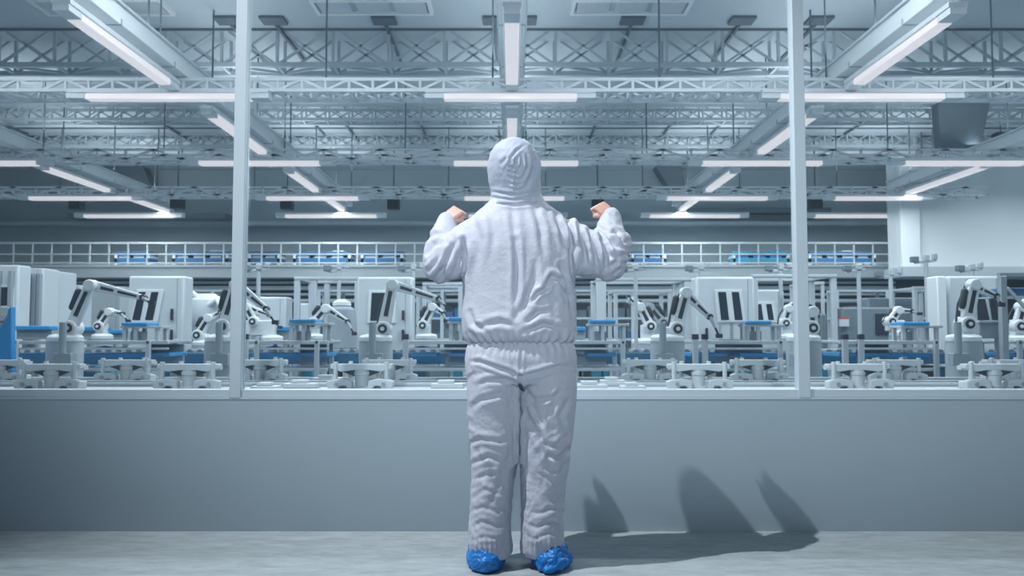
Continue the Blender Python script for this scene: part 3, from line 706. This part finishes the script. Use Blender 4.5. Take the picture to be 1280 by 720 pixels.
# ------------------------------------------------------------------ gantries, masts and consoles
def gantry(x0, x1, py, Y, pw, label, ybot=0, bh=4, side=1, mid=()):
    a, b = PX(x0, Y), PX(x1, Y); z = PZ(py, Y); w = pw/F*Y
    t = thing('gantry_frame', ((a+b)/2, Y+.4, 0), label, 'frame', None)
    for x in [a, b]+[PX(m_, Y) for m_ in mid]:
        for yy in (Y, Y+.9):
            MB().box(x-w/2, x+w/2, yy, yy+w, 0, z-.002).build('post', M['alul'], t, .01)
    h = bh/F*Y
    for yy in (Y, Y+.9): MB().box(a-w/2, b+w/2, yy-.01, yy+w+.01, z, z+h).build('beam', M['alul'], t, .01)
    for x in (a, b): MB().box(x-w/3, x+w/3, Y+w+.01, Y+.89, z+.01, z+h-.01).build('side_beam', M['alul'], t)
    return t
gantry(370, 446, 350, 12.6, 7, 'grey gantry frame between the left window post and the person', mid=(391,))
gantry(752, 862, 351, 13.2, 12, 'grey gantry frame with a broad post right of the person')
gantry(770, 838, 366, 15.5, 5, 'thinner grey gantry frame behind the broad-posted one')
gantry(945, 1044, 347, 12.4, 7, 'grey gantry frame behind the right window post')
gantry(1013, 1030, 356, 14.4, 4, 'narrow grey gantry frame just right of the right window post')
gantry(1146, 1184, 362, 15, 5, 'grey gantry frame left of the far right cabinet')
gantry(530, 575, 357, 14.6, 5, 'grey gantry frame behind the raised left sleeve')
def mast(px, Y, label, ytop=333, pw=4.5):
    x = PX(px, Y); z = PZ(ytop+6, Y); s = Y/11
    t = thing('sensor_mast', (x, Y, 0), label, 'mast', 'sensor masts')
    MB().lathe((x, Y, 0), [(.12*s, 0), (.12*s, .03), (.028*s, .04), (.028*s, z)], 14).build('pole', M['alul'], t)
    MB().bar((x-.16*s, Y, z-.01), (x+.14*s, Y, z+.03), .035*s, .03*s).build('cross_arm', M['alul'], t, .006)
    MB().box(x-.21*s, x-.11*s, Y-.05, Y+.05, z-.0, z+.08*s).build('sensor_head', M['cabd'], t, .01)
    MB().box(x-.03*s, x+.04*s, Y-.04, Y+.04, z+.02, z+.1*s).build('joint', M['alul'], t, .01)
    MB().box(x+.09*s, x+.15*s, Y-.04, Y+.04, z+.05, z+.12*s).build('sensor_head', M['alul'], t, .01)
for px, Y, lb in ((322, 11.6, 'just right of the left window post'), (423, 13.4, 'left of the single-window cabinet'), (516, 13.2, 'by the raised left sleeve'), (795, 11.2, 'right of the raised right sleeve'),
                  (877, 12.6, 'behind the tall right cabinet'), (977, 12.8, 'just left of the right window post'), (1075, 11.4, 'above the slate cabinet'), (1217, 13, 'over the far right cabinet')):
    mast(px, Y, 'thin grey sensor mast with a forked head ' + lb)
mast(1115, 13.2, 'shorter thin grey sensor mast above the small robot at the right', 340)
mast(1160, 14.3, 'far grey sensor mast on the left of the far right cabinet', 322)

# gas and utility stacks on the far floor: dark shelving under the deck
for k, (x0, x1, lb) in enumerate(((230, 300, 'right of the left white cabinet'), (396, 450, 'behind the feed drum'), (520, 585, 'left of the person'), (716, 866, 'right of the person'), (1045, 1175, 'left of the far right cabinet'))):
    Y = 19; a, b = PX(x0, Y), PX(x1, Y); t = thing('storage_shelving', ((a+b)/2, Y, 0), 'far grey shelving under the mezzanine ' + lb, 'shelving', 'far shelving under the mezzanine')
    zt_ = PZ(362, Y)
    for z in (.3, .8, 1.3, zt_-.05): MB().box(a, b, Y, Y+.5, z, z+.05).build('shelf', M['trussg'], t)
    for x in (a+.04, (a+b)/2, b-.04): MB().box(x-.04, x+.04, Y-.02, Y-.001, 0, zt_).box(x-.04, x+.04, Y+.501, Y+.52, 0, zt_).build('upright', M['trussg'], t)
    for j, z in enumerate((.35, .85, 1.35)):
        q = MB(); n = max(3, int((b-a)/.3)); st = (b-a-.1)/n
        for i in range(n):
            q.box(a+.05+i*st+.02, a+.05+(i+1)*st-.03, Y+.05, Y+.4, z+.001, z+.12+.05*((i*7+j*3) % 5))
        q.build('stored_boxes', (M['cabd'], M['mezblue'], M['rod'])[(j+k) % 3], t)

# blue control console at the left edge
t = thing('control_console', (PX(5, 7.6), 7.6, 0), 'bright blue angular control console at the left edge', 'console')
Y = 7.6
MB().prism([(P(a, b, Y).x, P(a, b, Y).z) for a, b in ((-40, 463), (-40, 425), (-2, 412), (10, 396), (11, 384), (14.5, 383), (14, 430), (15.5, 462), (15, 500), (-40, 500))], Y, Y+.07).build('body', M['blue'], t, .01)
MB().box(PX(-38, Y), PX(10, Y), Y+.005, Y+.06, 0, PZ(500, Y)).build('pedestal', M['blued'], t)
MB().prism([(P(a, b, Y).x, P(a, b, Y).z) for a, b in ((-30, 419), (-30, 384), (10, 384), (9, 394), (-3, 410))], Y+.0, Y+.04).build('button_panel', M['cab'], t, .004)
q = MB()
for k in range(6):
    x = PX(-16+k*4.6, Y); q.cyl((x, Y-.012, PZ(393.5, Y)), (x, Y, PZ(393.5, Y)), .009, n=10)
q.build('white_buttons', M['white'], t)
MB().box(PX(-20, Y), PX(4, Y), Y-.008, Y, PZ(403, Y), PZ(401, Y)).build('red_strip', M['red'], t)

# braced frame at the right edge
t = thing('braced_frame', (PX(1266, 8.6), 8.6, 0), 'grey braced steel frame with a blue box at the right edge', 'frame')
Y = 8.6
for px in (1254.5, 1259): pass
MB().box(PX(1253, Y), PX(1261, Y), Y, Y+.07, 0, PZ(345, Y)).build('post', M['alu'], t, .006)
MB().box(PX(1320, Y), PX(1328, Y), Y, Y+.07, 0, PZ(345, Y)).build('post', M['alu'], t, .006)
MB().box(PX(1253, Y), PX(1328, Y), Y+.01, Y+.06, PZ(345, Y), PZ(341, Y)).build('beam', M['alu'], t)
MB().bar(P(1259, 360, Y+.03), P(1318, 425, Y+.03), .03).build('brace', M['alul'], t)
MB().box(PX(1262, Y), PX(1318, Y), Y+.1, Y+.5, PZ(369, Y), PZ(359, Y)).build('blue_box', M['mezblue'], t, .01)
MB().box(PX(1262, Y), PX(1319.5, Y), Y+.08, Y+.55, PZ(371, Y), PZ(369.2, Y)).build('shelf', M['alul'], t)
# shallow drawer unit beside the far right robot
t = thing('tray_box', (PX(1236, 9.2), 9.2, 0), 'grey shallow tray box on legs beside the far right robot', 'tray')
Y = 9.2
MB().box(PX(1224, Y), PX(1250, Y), Y, Y+.5, PZ(423, Y), PZ(404, Y)).build('box', M['panel'], t, .01)
MB().box(PX(1223, Y), PX(1251, Y), Y-.02, Y+.52, PZ(404, Y)+.001, PZ(401, Y)).build('lid', M['alul'], t, .005)
for a in (1226, 1248):
    for yy in (Y+.02, Y+.44): MB().box(PX(a, Y)-.015, PX(a, Y)+.015, yy, yy+.04, 0, PZ(423, Y)).build('leg', M['alu'], t)
t = thing('tray_box', (PX(917, 9.35), 9.35, zt9), 'grey wire-fronted tray box below the slots of the right cabinet', 'tray')
Y = WT+.12
MB().box(PX(899, Y), PX(931, Y), Y, Y+.35, PZ(427, Y), PZ(424, Y)).build('floor_plate', M['panel'], t)
for a in (900, 915, 930): MB().box(PX(a, Y)-.015, PX(a, Y)+.015, Y, Y+.03, PZ(424, Y), PZ(404, Y)).build('upright', M['alul'], t)
MB().box(PX(898, Y), PX(932, Y), Y-.002, Y+.34, PZ(404, Y)+.0005, PZ(402, Y)).build('lid', M['alul'], t)

# ------------------------------------------------------------------ the person
def fuse(mb, voxel, smooth_it=3, smooth_f=.5):
    """union of overlapping closed shapes as one continuous skin"""
    me = bpy.data.meshes.new('tmp'); me.from_pydata(mb.v, [], mb.f); me.update()
    o = bpy.data.objects.new('tmp', me); COL.objects.link(o)
    r = o.modifiers.new('r', 'REMESH'); r.mode = 'VOXEL'; r.voxel_size = voxel
    if smooth_it:
        s = o.modifiers.new('s', 'SMOOTH'); s.iterations = smooth_it; s.factor = smooth_f
    dg = bpy.context.evaluated_depsgraph_get()
    out = bpy.data.meshes.new_from_object(o.evaluated_get(dg))
    bpy.data.objects.remove(o); bpy.data.meshes.remove(me)
    return out
def place(me, name, m, parent):
    org = W[parent.name] if parent else Vector((0, 0, 0))
    for v in me.vertices: v.co -= org
    me.materials.clear(); me.materials.append(m)
    me.polygons.foreach_set('use_smooth', [True]*len(me.polygons))
    me.name = name
    return link(name, me, parent, org)
def sm(a, b, x):
    t = min(1, max(0, (x-a)/(b-a))); return t*t*(3-2*t)
def crump(p, s, off, warp=.6):
    q = Vector((p.x*s[0]+off, p.y*s[1]+off*.7, p.z*s[2]-off))
    w = noise.noise_vector(q*.55); q = q + w*warp
    n = noise.noise(q); r1 = 1-abs(n)*3.2
    n2 = noise.noise(q*2.3+Vector((5, 1, 9))); r2 = 1-abs(n2)*3.
    return max(-.6, r1)*.65 + max(-.6, r2)*.3
def seg(px, py, pts):
    """distance in photo pixels to a creased line"""
    best = 1e9; bt = 0
    n = len(pts)-1
    for i in range(n):
        (ax, ay), (bx, by) = pts[i], pts[i+1]
        dx, dy = bx-ax, by-ay; L = dx*dx+dy*dy
        t = max(0, min(1, ((px-ax)*dx+(py-ay)*dy)/L)); d = math.hypot(px-ax-dx*t, py-ay-dy*t)
        if d < best: best = d; bt = (i+t)/n; s = 1 if dx*(py-ay)-dy*(px-ax) > 0 else -1
    return best, bt, s
def creases(u, v, lines):
    d = 0
    for pts, w, dep in lines:
        if abs(u-pts[0][0]) > 90 or abs(v-pts[0][1]) > 110: continue
        q, t, s = seg(u, v, pts)
        if q < w*4:
            f = math.sin(math.pi*min(1, max(0, t*.86+.12)))
            d += dep*f*(-math.exp(-(q/w)**2) + .75*math.exp(-((q-w*1.9)/(w*1.2))**2))
    return d
def sculpt(me, fn):
    ns = [v.normal.copy() for v in me.vertices]
    for v, n in zip(me.vertices, ns):
        v.co += n*fn(v.co, n)
    me.update()

PY_ = 3.5
K = PY_/F
BODY_X = PX(648, PY_)
def X(px): return PX(px, PY_)
def Z(py): return PZ(py, PY_)

per_loc = Vector((BODY_X, PY_, 0))
# --- body: one continuous skin
b = MB()
b.loft([(X(650), 3.5, Z(475), .13, .09), (X(650), 3.5, Z(450), .16, .105), (X(649), 3.5, Z(425), .145, .09), (X(648), 3.5, Z(385), .15, .095),
        (X(647), 3.5, Z(330), .17, .10), (X(646), 3.5, Z(297), .165, .09), (X(646), 3.5, Z(280), .12, .07), (X(646), 3.505, Z(268), .07, .06), (X(645), 3.51, Z(240), .055, .058)])
hc = Vector((X(642.5), 3.515, Z(216)))
b.ball(hc+Vector((0, -.012, .03)), (.074, .092, .092), 24)
b.ball(hc+Vector((0, .028, -.035)), (.056, .058, .075), 20)
b.ball(hc+Vector((0, .05, -.082)), (.03, .028, .024), 14)                         # chin
b.tube([hc+Vector((0, .088, .012)), hc+Vector((0, .112, -.03))], [.010, .016], 10, True)   # nose
b.ball(hc+Vector((0, .082, .025)), (.05, .014, .012), 12)                         # brow
for s in (-1, 1):
    b.ball(hc+Vector((s*.03, .084, .006)), (.014, .01, .01), 12)                  # eyelids
    b.ball(hc+Vector((s*.032, .066, -.03)), (.026, .02, .022), 12)                # cheeks
    b.ball(hc+Vector((s*.076, .0, -.005)), (.012, .02, .032), 12)                 # ears
b.ball(hc+Vector((0, .086, -.052)), (.024, .012, .006), 12); b.ball(hc+Vector((0, .083, -.063)), (.02, .012, .007), 12)   # lips
SHL, ELL, WRL = P(593, 288, 3.5), P(551, 333, 3.53), P(558, 276, 3.63)
SHR, ELR, WRR = P(702, 288, 3.5), P(762, 330, 3.52), P(763, 271, 3.63)
def hand(b, wr, mid, out, s):
    """a closed fist: mid = hand direction, out = back of the hand, s = thumb side"""
    d = mid.normalized(); n = (out - d*out.dot(d)).normalized(); l = d.cross(n)*s      # l points to the thumb side
    pal = .078
    for k, (o, r) in enumerate(((.030, .0155), (.010, .0165), (-.010, .016), (-.029, .0145))):
        b.tube([wr+l*o*.55, wr+d*pal*.5+l*o*.9+n*.004, wr+d*pal+l*o], [r*1.05, r*1.1, r*.86], 12, True)
        kn = wr+d*pal+l*o+n*.002; sc = (.94, 1.03, 1., .82)[k]; fr_ = (.0105, .0108, .0103, .0093)[k]
        p1 = kn + (d*.45-n*.9).normalized()*.040*sc
        p2 = p1 + (-d*.9-n*.25).normalized()*.026*sc
        p3 = p2 + (-d*.4+n*.85).normalized()*.018*sc
        b.tube([kn, p1, p2, p3], [fr_*1.12, fr_, fr_*.93, fr_*.82], 10, True)
    t0 = wr+d*.02+l*.026-n*.006; t1 = wr+d*.048+l*.045-n*.022; t2 = wr+d*.062+l*.03-n*.052; t3 = wr+d*.058+l*.006-n*.062
    b.tube([t0, t1, t2, t3], [.0155, .0125, .011, .0095], 12, True)
for sh, el, wr, mid, out, s in ((SHL, ELL, WRL, Vector((.5, .12, .5)), Vector((-.3, -.8, .5)), 1), (SHR, ELR, WRR, Vector((-.42, .12, .48)), Vector((.3, -.8, .5)), -1)):
    b.tube([sh+Vector((0, 0, -.02)), (sh+el)/2, el], [.044, .044, .042], 16, True)
    b.tube([el, el+(wr-el)*.35, wr-(wr-el)*.05], [.043, .042, .028], 16, True)
    b.tube([wr-(wr-el)*.1, wr+mid.normalized()*.012], [.027, .026], 14, True)
    n0 = len(b.v); hb = wr+mid.normalized()*.002
    hand(b, hb, mid, out, s)
    for i in range(n0, len(b.v)): b.v[i] = hb+(b.v[i]-hb)*.88
for cx, hip in ((618, -1), (684, 1)):
    b.tube([(X(cx+(-6*hip)*-0), 3.5, Z(455)), (X(cx), 3.505, Z(520)), (X(cx-1*hip), 3.51, Z(575)), (X(614 if hip < 0 else 678), 3.5, Z(640)), (X(614 if hip < 0 else 678), 3.5, Z(690))],
           [.088, .078, .056, .053, .036], 18, True)
    fx = X(609 if hip < 0 else 683)
    b.tube([(fx, 3.46, .05), (fx+.01*hip, 3.56, .04), (fx+.02*hip, 3.66, .03)], [.036, .038, .03], 12, True)
me = fuse(b, .0042, 1, .4)
W_keep = W
org = per_loc
for v in me.vertices: v.co -= org
me.materials.clear(); me.materials.append(M['skin']); me.polygons.foreach_set('use_smooth', [True]*len(me.polygons)); me.name = 'person'
person = link('person', me, None, org)
tag(person, 'person seen from behind in a white hooded coverall and blue shoe covers, both fists raised', 'person')

# --- coverall top
b = MB()
def sec(py, cx, hw, hd, y=3.5): return (X(cx), y, Z(py), hw*K, hd)
b.loft([sec(429, 651, 60, .125), sec(426.5, 650, 66, .15), sec(422, 650, 69.5, .162), sec(413, 649, 71, .168), sec(395, 648, 71, .162), sec(365, 648, 69.5, .152), sec(335, 647.5, 70, .148),
        sec(312, 647, 71, .145), sec(294, 647, 70, .135), sec(281, 646.5, 66, .122), sec(272, 646, 58, .11, 3.502), sec(264, 646, 48, .1, 3.504), sec(257, 646, 39, .092, 3.506), sec(250, 646, 33, .088, 3.508), sec(243, 646, 30.5, .085, 3.51)], 64, 2.35)
def sleeve(sh, el, wr, k):
    b.tube([sh+Vector((-.03*k, 0, -.005)), sh+(el-sh)*.35, sh+(el-sh)*.7, el], [.085, .084, .082, .078], 24, True)
    b.tube([el, el+(wr-el)*.2, el+(wr-el)*.5, el+(wr-el)*.8, wr+(wr-el)*.05], [.08, .082, .074, .058, .043], 24, True)
sleeve(P(597, 289, 3.5), P(551, 332, 3.52), P(558, 279, 3.63), -1)
sleeve(P(698, 290, 3.5), P(760, 329, 3.51), P(763, 274, 3.63), 1)
b.ball(P(566, 330, 3.5), (.07, .075, .07), 20)
b.ball(P(736, 326, 3.5), (.085, .08, .078), 20)
b.ball(P(771, 306, 3.56), (.062, .07, .08), 20)
b.ball(P(717, 322, 3.48), (.05, .07, .08), 20)
me = fuse(b, .0062, 9, .6)
TOPL = [  # creases read off the back of the suit
    ([(705, 268), (712, 285), (714, 305), (716, 330)], 3.4, .013), ([(694, 268), (702, 290), (706, 318)], 3., .008),
    ([(716, 345), (712, 320), (706, 300)], 3, .008), ([(722, 283), (730, 305), (733, 335)], 3.2, .011), ([(735, 290), (744, 312), (747, 340)], 3, .010),
    ([(750, 296), (758, 318), (757, 345)], 3., .011), ([(752, 290), (770, 308), (786, 312)], 3, .009), ([(756, 318), (770, 322), (784, 318)], 2.6, .008),
    ([(745, 282), (762, 292), (785, 290)], 2.6, .006), ([(768, 290), (778, 304), (788, 300)], 2.4, .007), ([(760, 335), (772, 326), (782, 330)], 2.4, .007),
    ([(579, 300), (583, 320), (580, 345)], 3.2, .012), ([(541, 352), (553, 338), (562, 315), (571, 300)], 3., .012), ([(532, 300), (545, 292), (558, 293)], 2.5, .006),
    ([(534, 318), (543, 306), (552, 303)], 2.6, .006), ([(535, 338), (545, 328), (550, 318)], 2.5, .007), ([(566, 345), (572, 330), (576, 312)], 2.6, .006),
    ([(645, 300), (646, 340), (644, 398)], 3.5, .009), ([(644, 398), (656, 380), (668, 350), (671, 320)], 4, .006), ([(640, 262), (643, 290), (641, 320)], 4, .004),
    ([(682, 360), (690, 345), (700, 350), (712, 390)], 3, .009), ([(700, 350), (712, 370), (717, 405)], 2.4, .007), ([(664, 378), (672, 366), (684, 362)], 2.6, .008),
    ([(660, 402), (672, 390), (690, 388)], 3, .006), ([(600, 408), (625, 402), (645, 408)], 3.5, .006), ([(590, 270), (600, 300), (596, 340)], 5, .004),
    ([(612, 262), (618, 290), (612, 330)], 4.5, .003), ([(668, 258), (676, 285), (680, 330)], 4, .006), ([(700, 330), (708, 356), (714, 374)], 2.6, .007),
    ([(588, 390), (592, 405), (610, 416)], 3, .006), ([(655, 415), (680, 405), (705, 412)], 3, .008), ([(622, 254), (645, 257), (672, 254)], 1.8, .005),
]
def f_top(p, n):
    u, v = proj(p)
    torso = sm(.30, .22, abs(p.x-BODY_X+.0)) if True else 1
    d = 0
    arm = 1-torso
    back = sm(.3, -.3, n.y)
    right = sm(-.02, .2, p.x-BODY_X)
    d += crump(p, (7, 7, 3.2), 3.1)*.004*(torso)*(.4+.7*right)
    d += crump(p, (13, 10, 12), 8.3, .9)*.0045*arm*(.6+.6*right)
    d += crump(p, (22, 22, 20), 1.7, .8)*.0008*(.3+1.3*right) + crump(p, (15, 15, 11), 6.1, 1.1)*.0022*right
    hem = math.exp(-((v-424)/9)**2)*torso
    d += hem*.0045*math.sin((math.atan2(p.y-3.5, p.x-BODY_X))*34 + 2*noise.noise(p*9))
    if n.y < .35: d += creases(u, v, TOPL)*back*1.55
    return d
sculpt(me, f_top)
place(me, 'coverall_top', M['suit'], person)

# --- trousers
b = MB()
b.loft([sec(478, 651, 66, .135), sec(462, 651, 69, .155), sec(446, 651, 69, .158), sec(434, 651, 67, .148), sec(426, 650.5, 63, .135), sec(420, 650, 58, .12)], 56, 2.4)
b.loft([sec(693, 615, 23, .088, 3.49), sec(688, 615, 26, .1, 3.49), sec(676, 613.5, 26, .11, 3.49), sec(655, 613, 25.5, .105, 3.49), sec(625, 614.5, 25, .103, 3.495), sec(595, 616.5, 26.5, .106, 3.5), sec(560, 618.5, 30, .115, 3.5),
        sec(520, 618.5, 33.5, .122, 3.5), sec(490, 618, 34, .132, 3.5), sec(470, 619, 34, .14, 3.5), sec(452, 624, 33, .13, 3.5)], 44, 2.2)
b.loft([sec(691, 677, 24, .088, 3.49), sec(686, 677, 27, .1, 3.49), sec(672, 676.5, 26, .11, 3.49), sec(650, 677, 26, .105, 3.49), sec(620, 678, 26.5, .103, 3.495), sec(595, 679, 28, .106, 3.5), sec(560, 681, 31, .115, 3.5),
        sec(520, 684, 34, .122, 3.5), sec(490, 686, 34, .132, 3.5), sec(470, 686, 34.5, .14, 3.5), sec(452, 680, 34, .13, 3.5)], 44, 2.2)
me = fuse(b, .006, 5, .6)
LEGL = [
    ([(651, 428), (651, 450), (650, 470)], 1.6, .009), ([(650, 470), (630, 462), (600, 452), (586, 452)], 2.4, .010), ([(650, 471), (672, 466), (698, 458), (716, 458)], 2.4, .011),
    ([(650, 470), (650, 500), (650, 560), (648, 600), (644, 640)], 2.4, .02), ([(648, 480), (632, 474), (608, 476), (592, 484)], 3, .009), ([(645, 500), (625, 492), (600, 500), (588, 512)], 3.4, .008),
    ([(653, 484), (668, 500), (690, 497), (712, 486)], 3.2, .009), ([(656, 515), (672, 540), (682, 560), (690, 580)], 4, .013), ([(664, 500), (676, 530), (676, 545)], 3, .006),
    ([(586, 555), (600, 548), (625, 552), (640, 545)], 3, .007), ([(590, 580), (610, 570), (632, 578)], 3, .008), ([(592, 600), (612, 592), (636, 596)], 2.8, .008),
    ([(592, 622), (606, 612), (628, 618), (636, 610)], 2.6, .009), ([(588, 640), (604, 634), (622, 640), (636, 632)], 2.6, .009), ([(590, 660), (602, 652), (620, 658), (636, 650)], 2.5, .009),
    ([(592, 676), (606, 670), (622, 674), (638, 668)], 2.2, .008), ([(596, 560), (604, 590), (600, 620)], 3, .006), ([(640, 560), (628, 590), (618, 620), (606, 640)], 3.4, .007),
    ([(708, 545), (696, 556), (682, 556)], 2.8, .011), ([(710, 562), (698, 572), (686, 570), (682, 560)], 2.8, .012), ([(706, 578), (700, 590), (684, 586)], 2.8, .012),
    ([(704, 600), (694, 606), (682, 596), (668, 590)], 2.4, .008), ([(704, 620), (692, 628), (680, 618)], 2.2, .008), ([(706, 640), (690, 636), (672, 642), (655, 636)], 2.6, .008),
    ([(704, 658), (690, 650), (670, 660), (654, 652)], 2.4, .009), ([(702, 672), (686, 666), (668, 674), (654, 668)], 2.2, .008), ([(656, 560), (660, 590), (658, 620)], 3, .005),
    ([(710, 500), (700, 520), (706, 540)], 3, .008), ([(684, 520), (694, 500), (704, 478)], 3, .006),
]
def f_leg(p, n):
    u, v = proj(p)
    k = sm(470, 560, v)
    ang = .5*sm(-.06, .06, p.x-BODY_X)*2-.5
    q = Vector((p.x*math.cos(ang)+p.z*math.sin(ang), p.y, -p.x*math.sin(ang)+p.z*math.cos(ang)))
    d = crump(q, (7, 7, 10), 4.4, 1.2)*(.0025+.0022*k) + crump(p, (24, 20, 24), 2.2)*(.0006+.0008*k)
    kn = math.exp(-((v-604)/24)**2)
    d += kn*.0012*crump(p, (60, 30, 16), 9.5, .6)
    el = math.exp(-((v-434)/12)**2)
    d += el*.003*math.sin((math.atan2(p.y-3.5, p.x-BODY_X))*40 + 3*noise.noise(p*11))
    an = math.exp(-((v-682)/9)**2)
    d += an*.003*math.sin(u*1.1+3*noise.noise(p*12))
    if n.y < .35: d += creases(u, v, LEGL)*sm(.3, -.3, n.y)*(.9-.5*sm(575, 605, v))
    return d
sculpt(me, f_leg)
place(me, 'coverall_trousers', M['suit'], person)

# --- hood
b = MB()
def hs_(py, cx, hw, hd, y=3.505): return (X(cx), y, Z(py), hw*K, hd)
b.loft([hs_(258, 646, 42, .098), hs_(252, 646, 34, .095), hs_(245, 645.5, 31.5, .098), hs_(236, 644.5, 31.5, .106), hs_(225, 643, 32.5, .118), hs_(213, 642, 33, .128), hs_(202, 642, 32, .13), hs_(192, 641.5, 29, .122),
        hs_(184, 642, 24, .105), hs_(178, 642.5, 17, .08), hs_(174.5, 643, 9, .045), hs_(173.5, 643, 3, .02)], 56, 2.1)
me = fuse(b, .005, 3, .5)
HOODL = [([(645, 214), (638, 208), (638, 198), (646, 188), (656, 182)], 1.8, .011), ([(646, 216), (652, 206), (652, 196)], 1.6, .009), ([(645, 216), (644, 228), (643, 243)], 1.3, .008), ([(637, 214), (648, 218), (655, 208)], 1.5, .008),
         ([(664, 186), (668, 200), (664, 220), (655, 238)], 3, .011), ([(672, 186), (671, 206), (666, 230)], 2., .006), ([(658, 194), (660, 208), (652, 226)], 2.2, .008), ([(645, 196), (645, 204), (646, 212)], 2, .009),
         ([(627, 205), (633, 198), (640, 190)], 2.2, .005), ([(615, 240), (640, 244), (672, 241)], 2, .006), ([(640, 235), (646, 238), (655, 236)], 1.4, .005), ([(636, 228), (645, 232), (655, 228)], 1.4, .005), ([(612, 246), (640, 250), (664, 246), (678, 250)], 1.8, .005)]
def f_hood(p, n):
    u, v = proj(p); d = crump(p, (12, 12, 10), 6.6)*.0022 + crump(p, (30, 30, 30), 2.6)*.0008
    if n.y < .4: d += creases(u, v, HOODL)*sm(.4, -.1, n.y)*.8
    return d
sculpt(me, f_hood)
import bmesh
bm = bmesh.new(); bm.from_mesh(me)
fc = Vector((hc.x, hc.y+.16, hc.z-.012))
kill = [v for v in bm.verts if ((v.co.x-fc.x)/.066)**2 + ((v.co.y-fc.y)/.115)**2 + ((v.co.z-fc.z)/.098)**2 < 1]
bmesh.ops.delete(bm, geom=kill, context='VERTS'); bm.to_mesh(me); bm.free()
ho = place(me, 'hood', M['suit2'], person)
so = ho.modifiers.new('thick', 'SOLIDIFY'); so.thickness = .003; so.offset = -1

# --- shoe covers
for s, cx in ((-1, 608), (1, 686.5)):
    b = MB(); x = X(cx)
    b.loft([(x, 3.52, .003, .066, .15), (x, 3.52, .02, .076, .162), (x, 3.515, .05, .078, .158), (x, 3.5, .075, .07, .13), (x+.004*-s, 3.49, .1, .058, .095), (x+.006*-s, 3.49, .118, .05, .08)], 36, 2.2)
    b.tube([(x, 3.55, .045), (x+s*.015, 3.66, .035)], [.05, .042], 16, True)
    if s > 0: b.ball((x-.008, 3.362, .022), (.03, .02, .02), 12); b.ball((x+.06, 3.46, .04), (.03, .06, .03), 14)
    me = fuse(b, .0045, 3, .5)
    def f_b(p, n):
        return (crump(p, (16, 14, 22), 3+s, .9)*.009 + crump(p, (38, 38, 38), 7-s)*.0025) if p.z > .012 else 0
    sculpt(me, f_b)
    for v in me.vertices: v.co.z = max(v.co.z, .001)
    place(me, 'shoe_cover', M['bootie'], person)

# ------------------------------------------------------------------ camera, lights, sky
cam = bpy.data.cameras.new('camera'); cam.sensor_width = 36; cam.lens = 36*F/1280; cam.clip_end = 200
co = bpy.data.objects.new('camera', cam); COL.objects.link(co); co.location = (0, 0, EYE)
co.rotation_euler = (math.pi/2+TH, 0, 0)
cam.dof.use_dof = True; cam.dof.focus_distance = 3.55; cam.dof.aperture_fstop = 4.5
bpy.context.scene.camera = co

def lamp(kind, loc, to, energy, col, **kw):
    l = bpy.data.lights.new(kind.lower(), kind); l.energy = energy; l.color = col
    for k, v in kw.items(): setattr(l, k, v)
    o = bpy.data.objects.new(kind.lower()+'_lamp', l); COL.objects.link(o); o.location = loc
    o.rotation_euler = (Vector(to)-Vector(loc)).to_track_quat('-Z', 'Y').to_euler()
    return o
# corridor spotlight high behind the person's left shoulder; casts the shadow onto floor and low wall
lamp('SPOT', (-2.6, 2.3, 6.1), (.8, 3.9, .2), 1650, (.97, .98, 1.0), spot_size=math.radians(62), spot_blend=1.0, shadow_soft_size=.03)
# unseen spot added behind the camera to brighten the upper wall
wl = lamp('SPOT', (.05, -3.0, 3.2), (.6, 4.08, 1.6), 950, (.86, .95, 1.0), spot_size=math.radians(27), spot_blend=1.0, shadow_soft_size=.06)
wl.scale = (2.9, 1, 1)      # stretches the added spot's beam sideways along the wall
w = bpy.data.worlds.new('world'); bpy.context.scene.world = w; w.use_nodes = True
w.node_tree.nodes['Background'].inputs[0].default_value = (.50, .66, .80, 1)
w.node_tree.nodes['Background'].inputs[1].default_value = .29
vs = bpy.context.scene.view_settings
vs.view_transform = 'Standard'; vs.look = 'None'; vs.gamma = 1; vs.use_curve_mapping = False; vs.exposure = 0
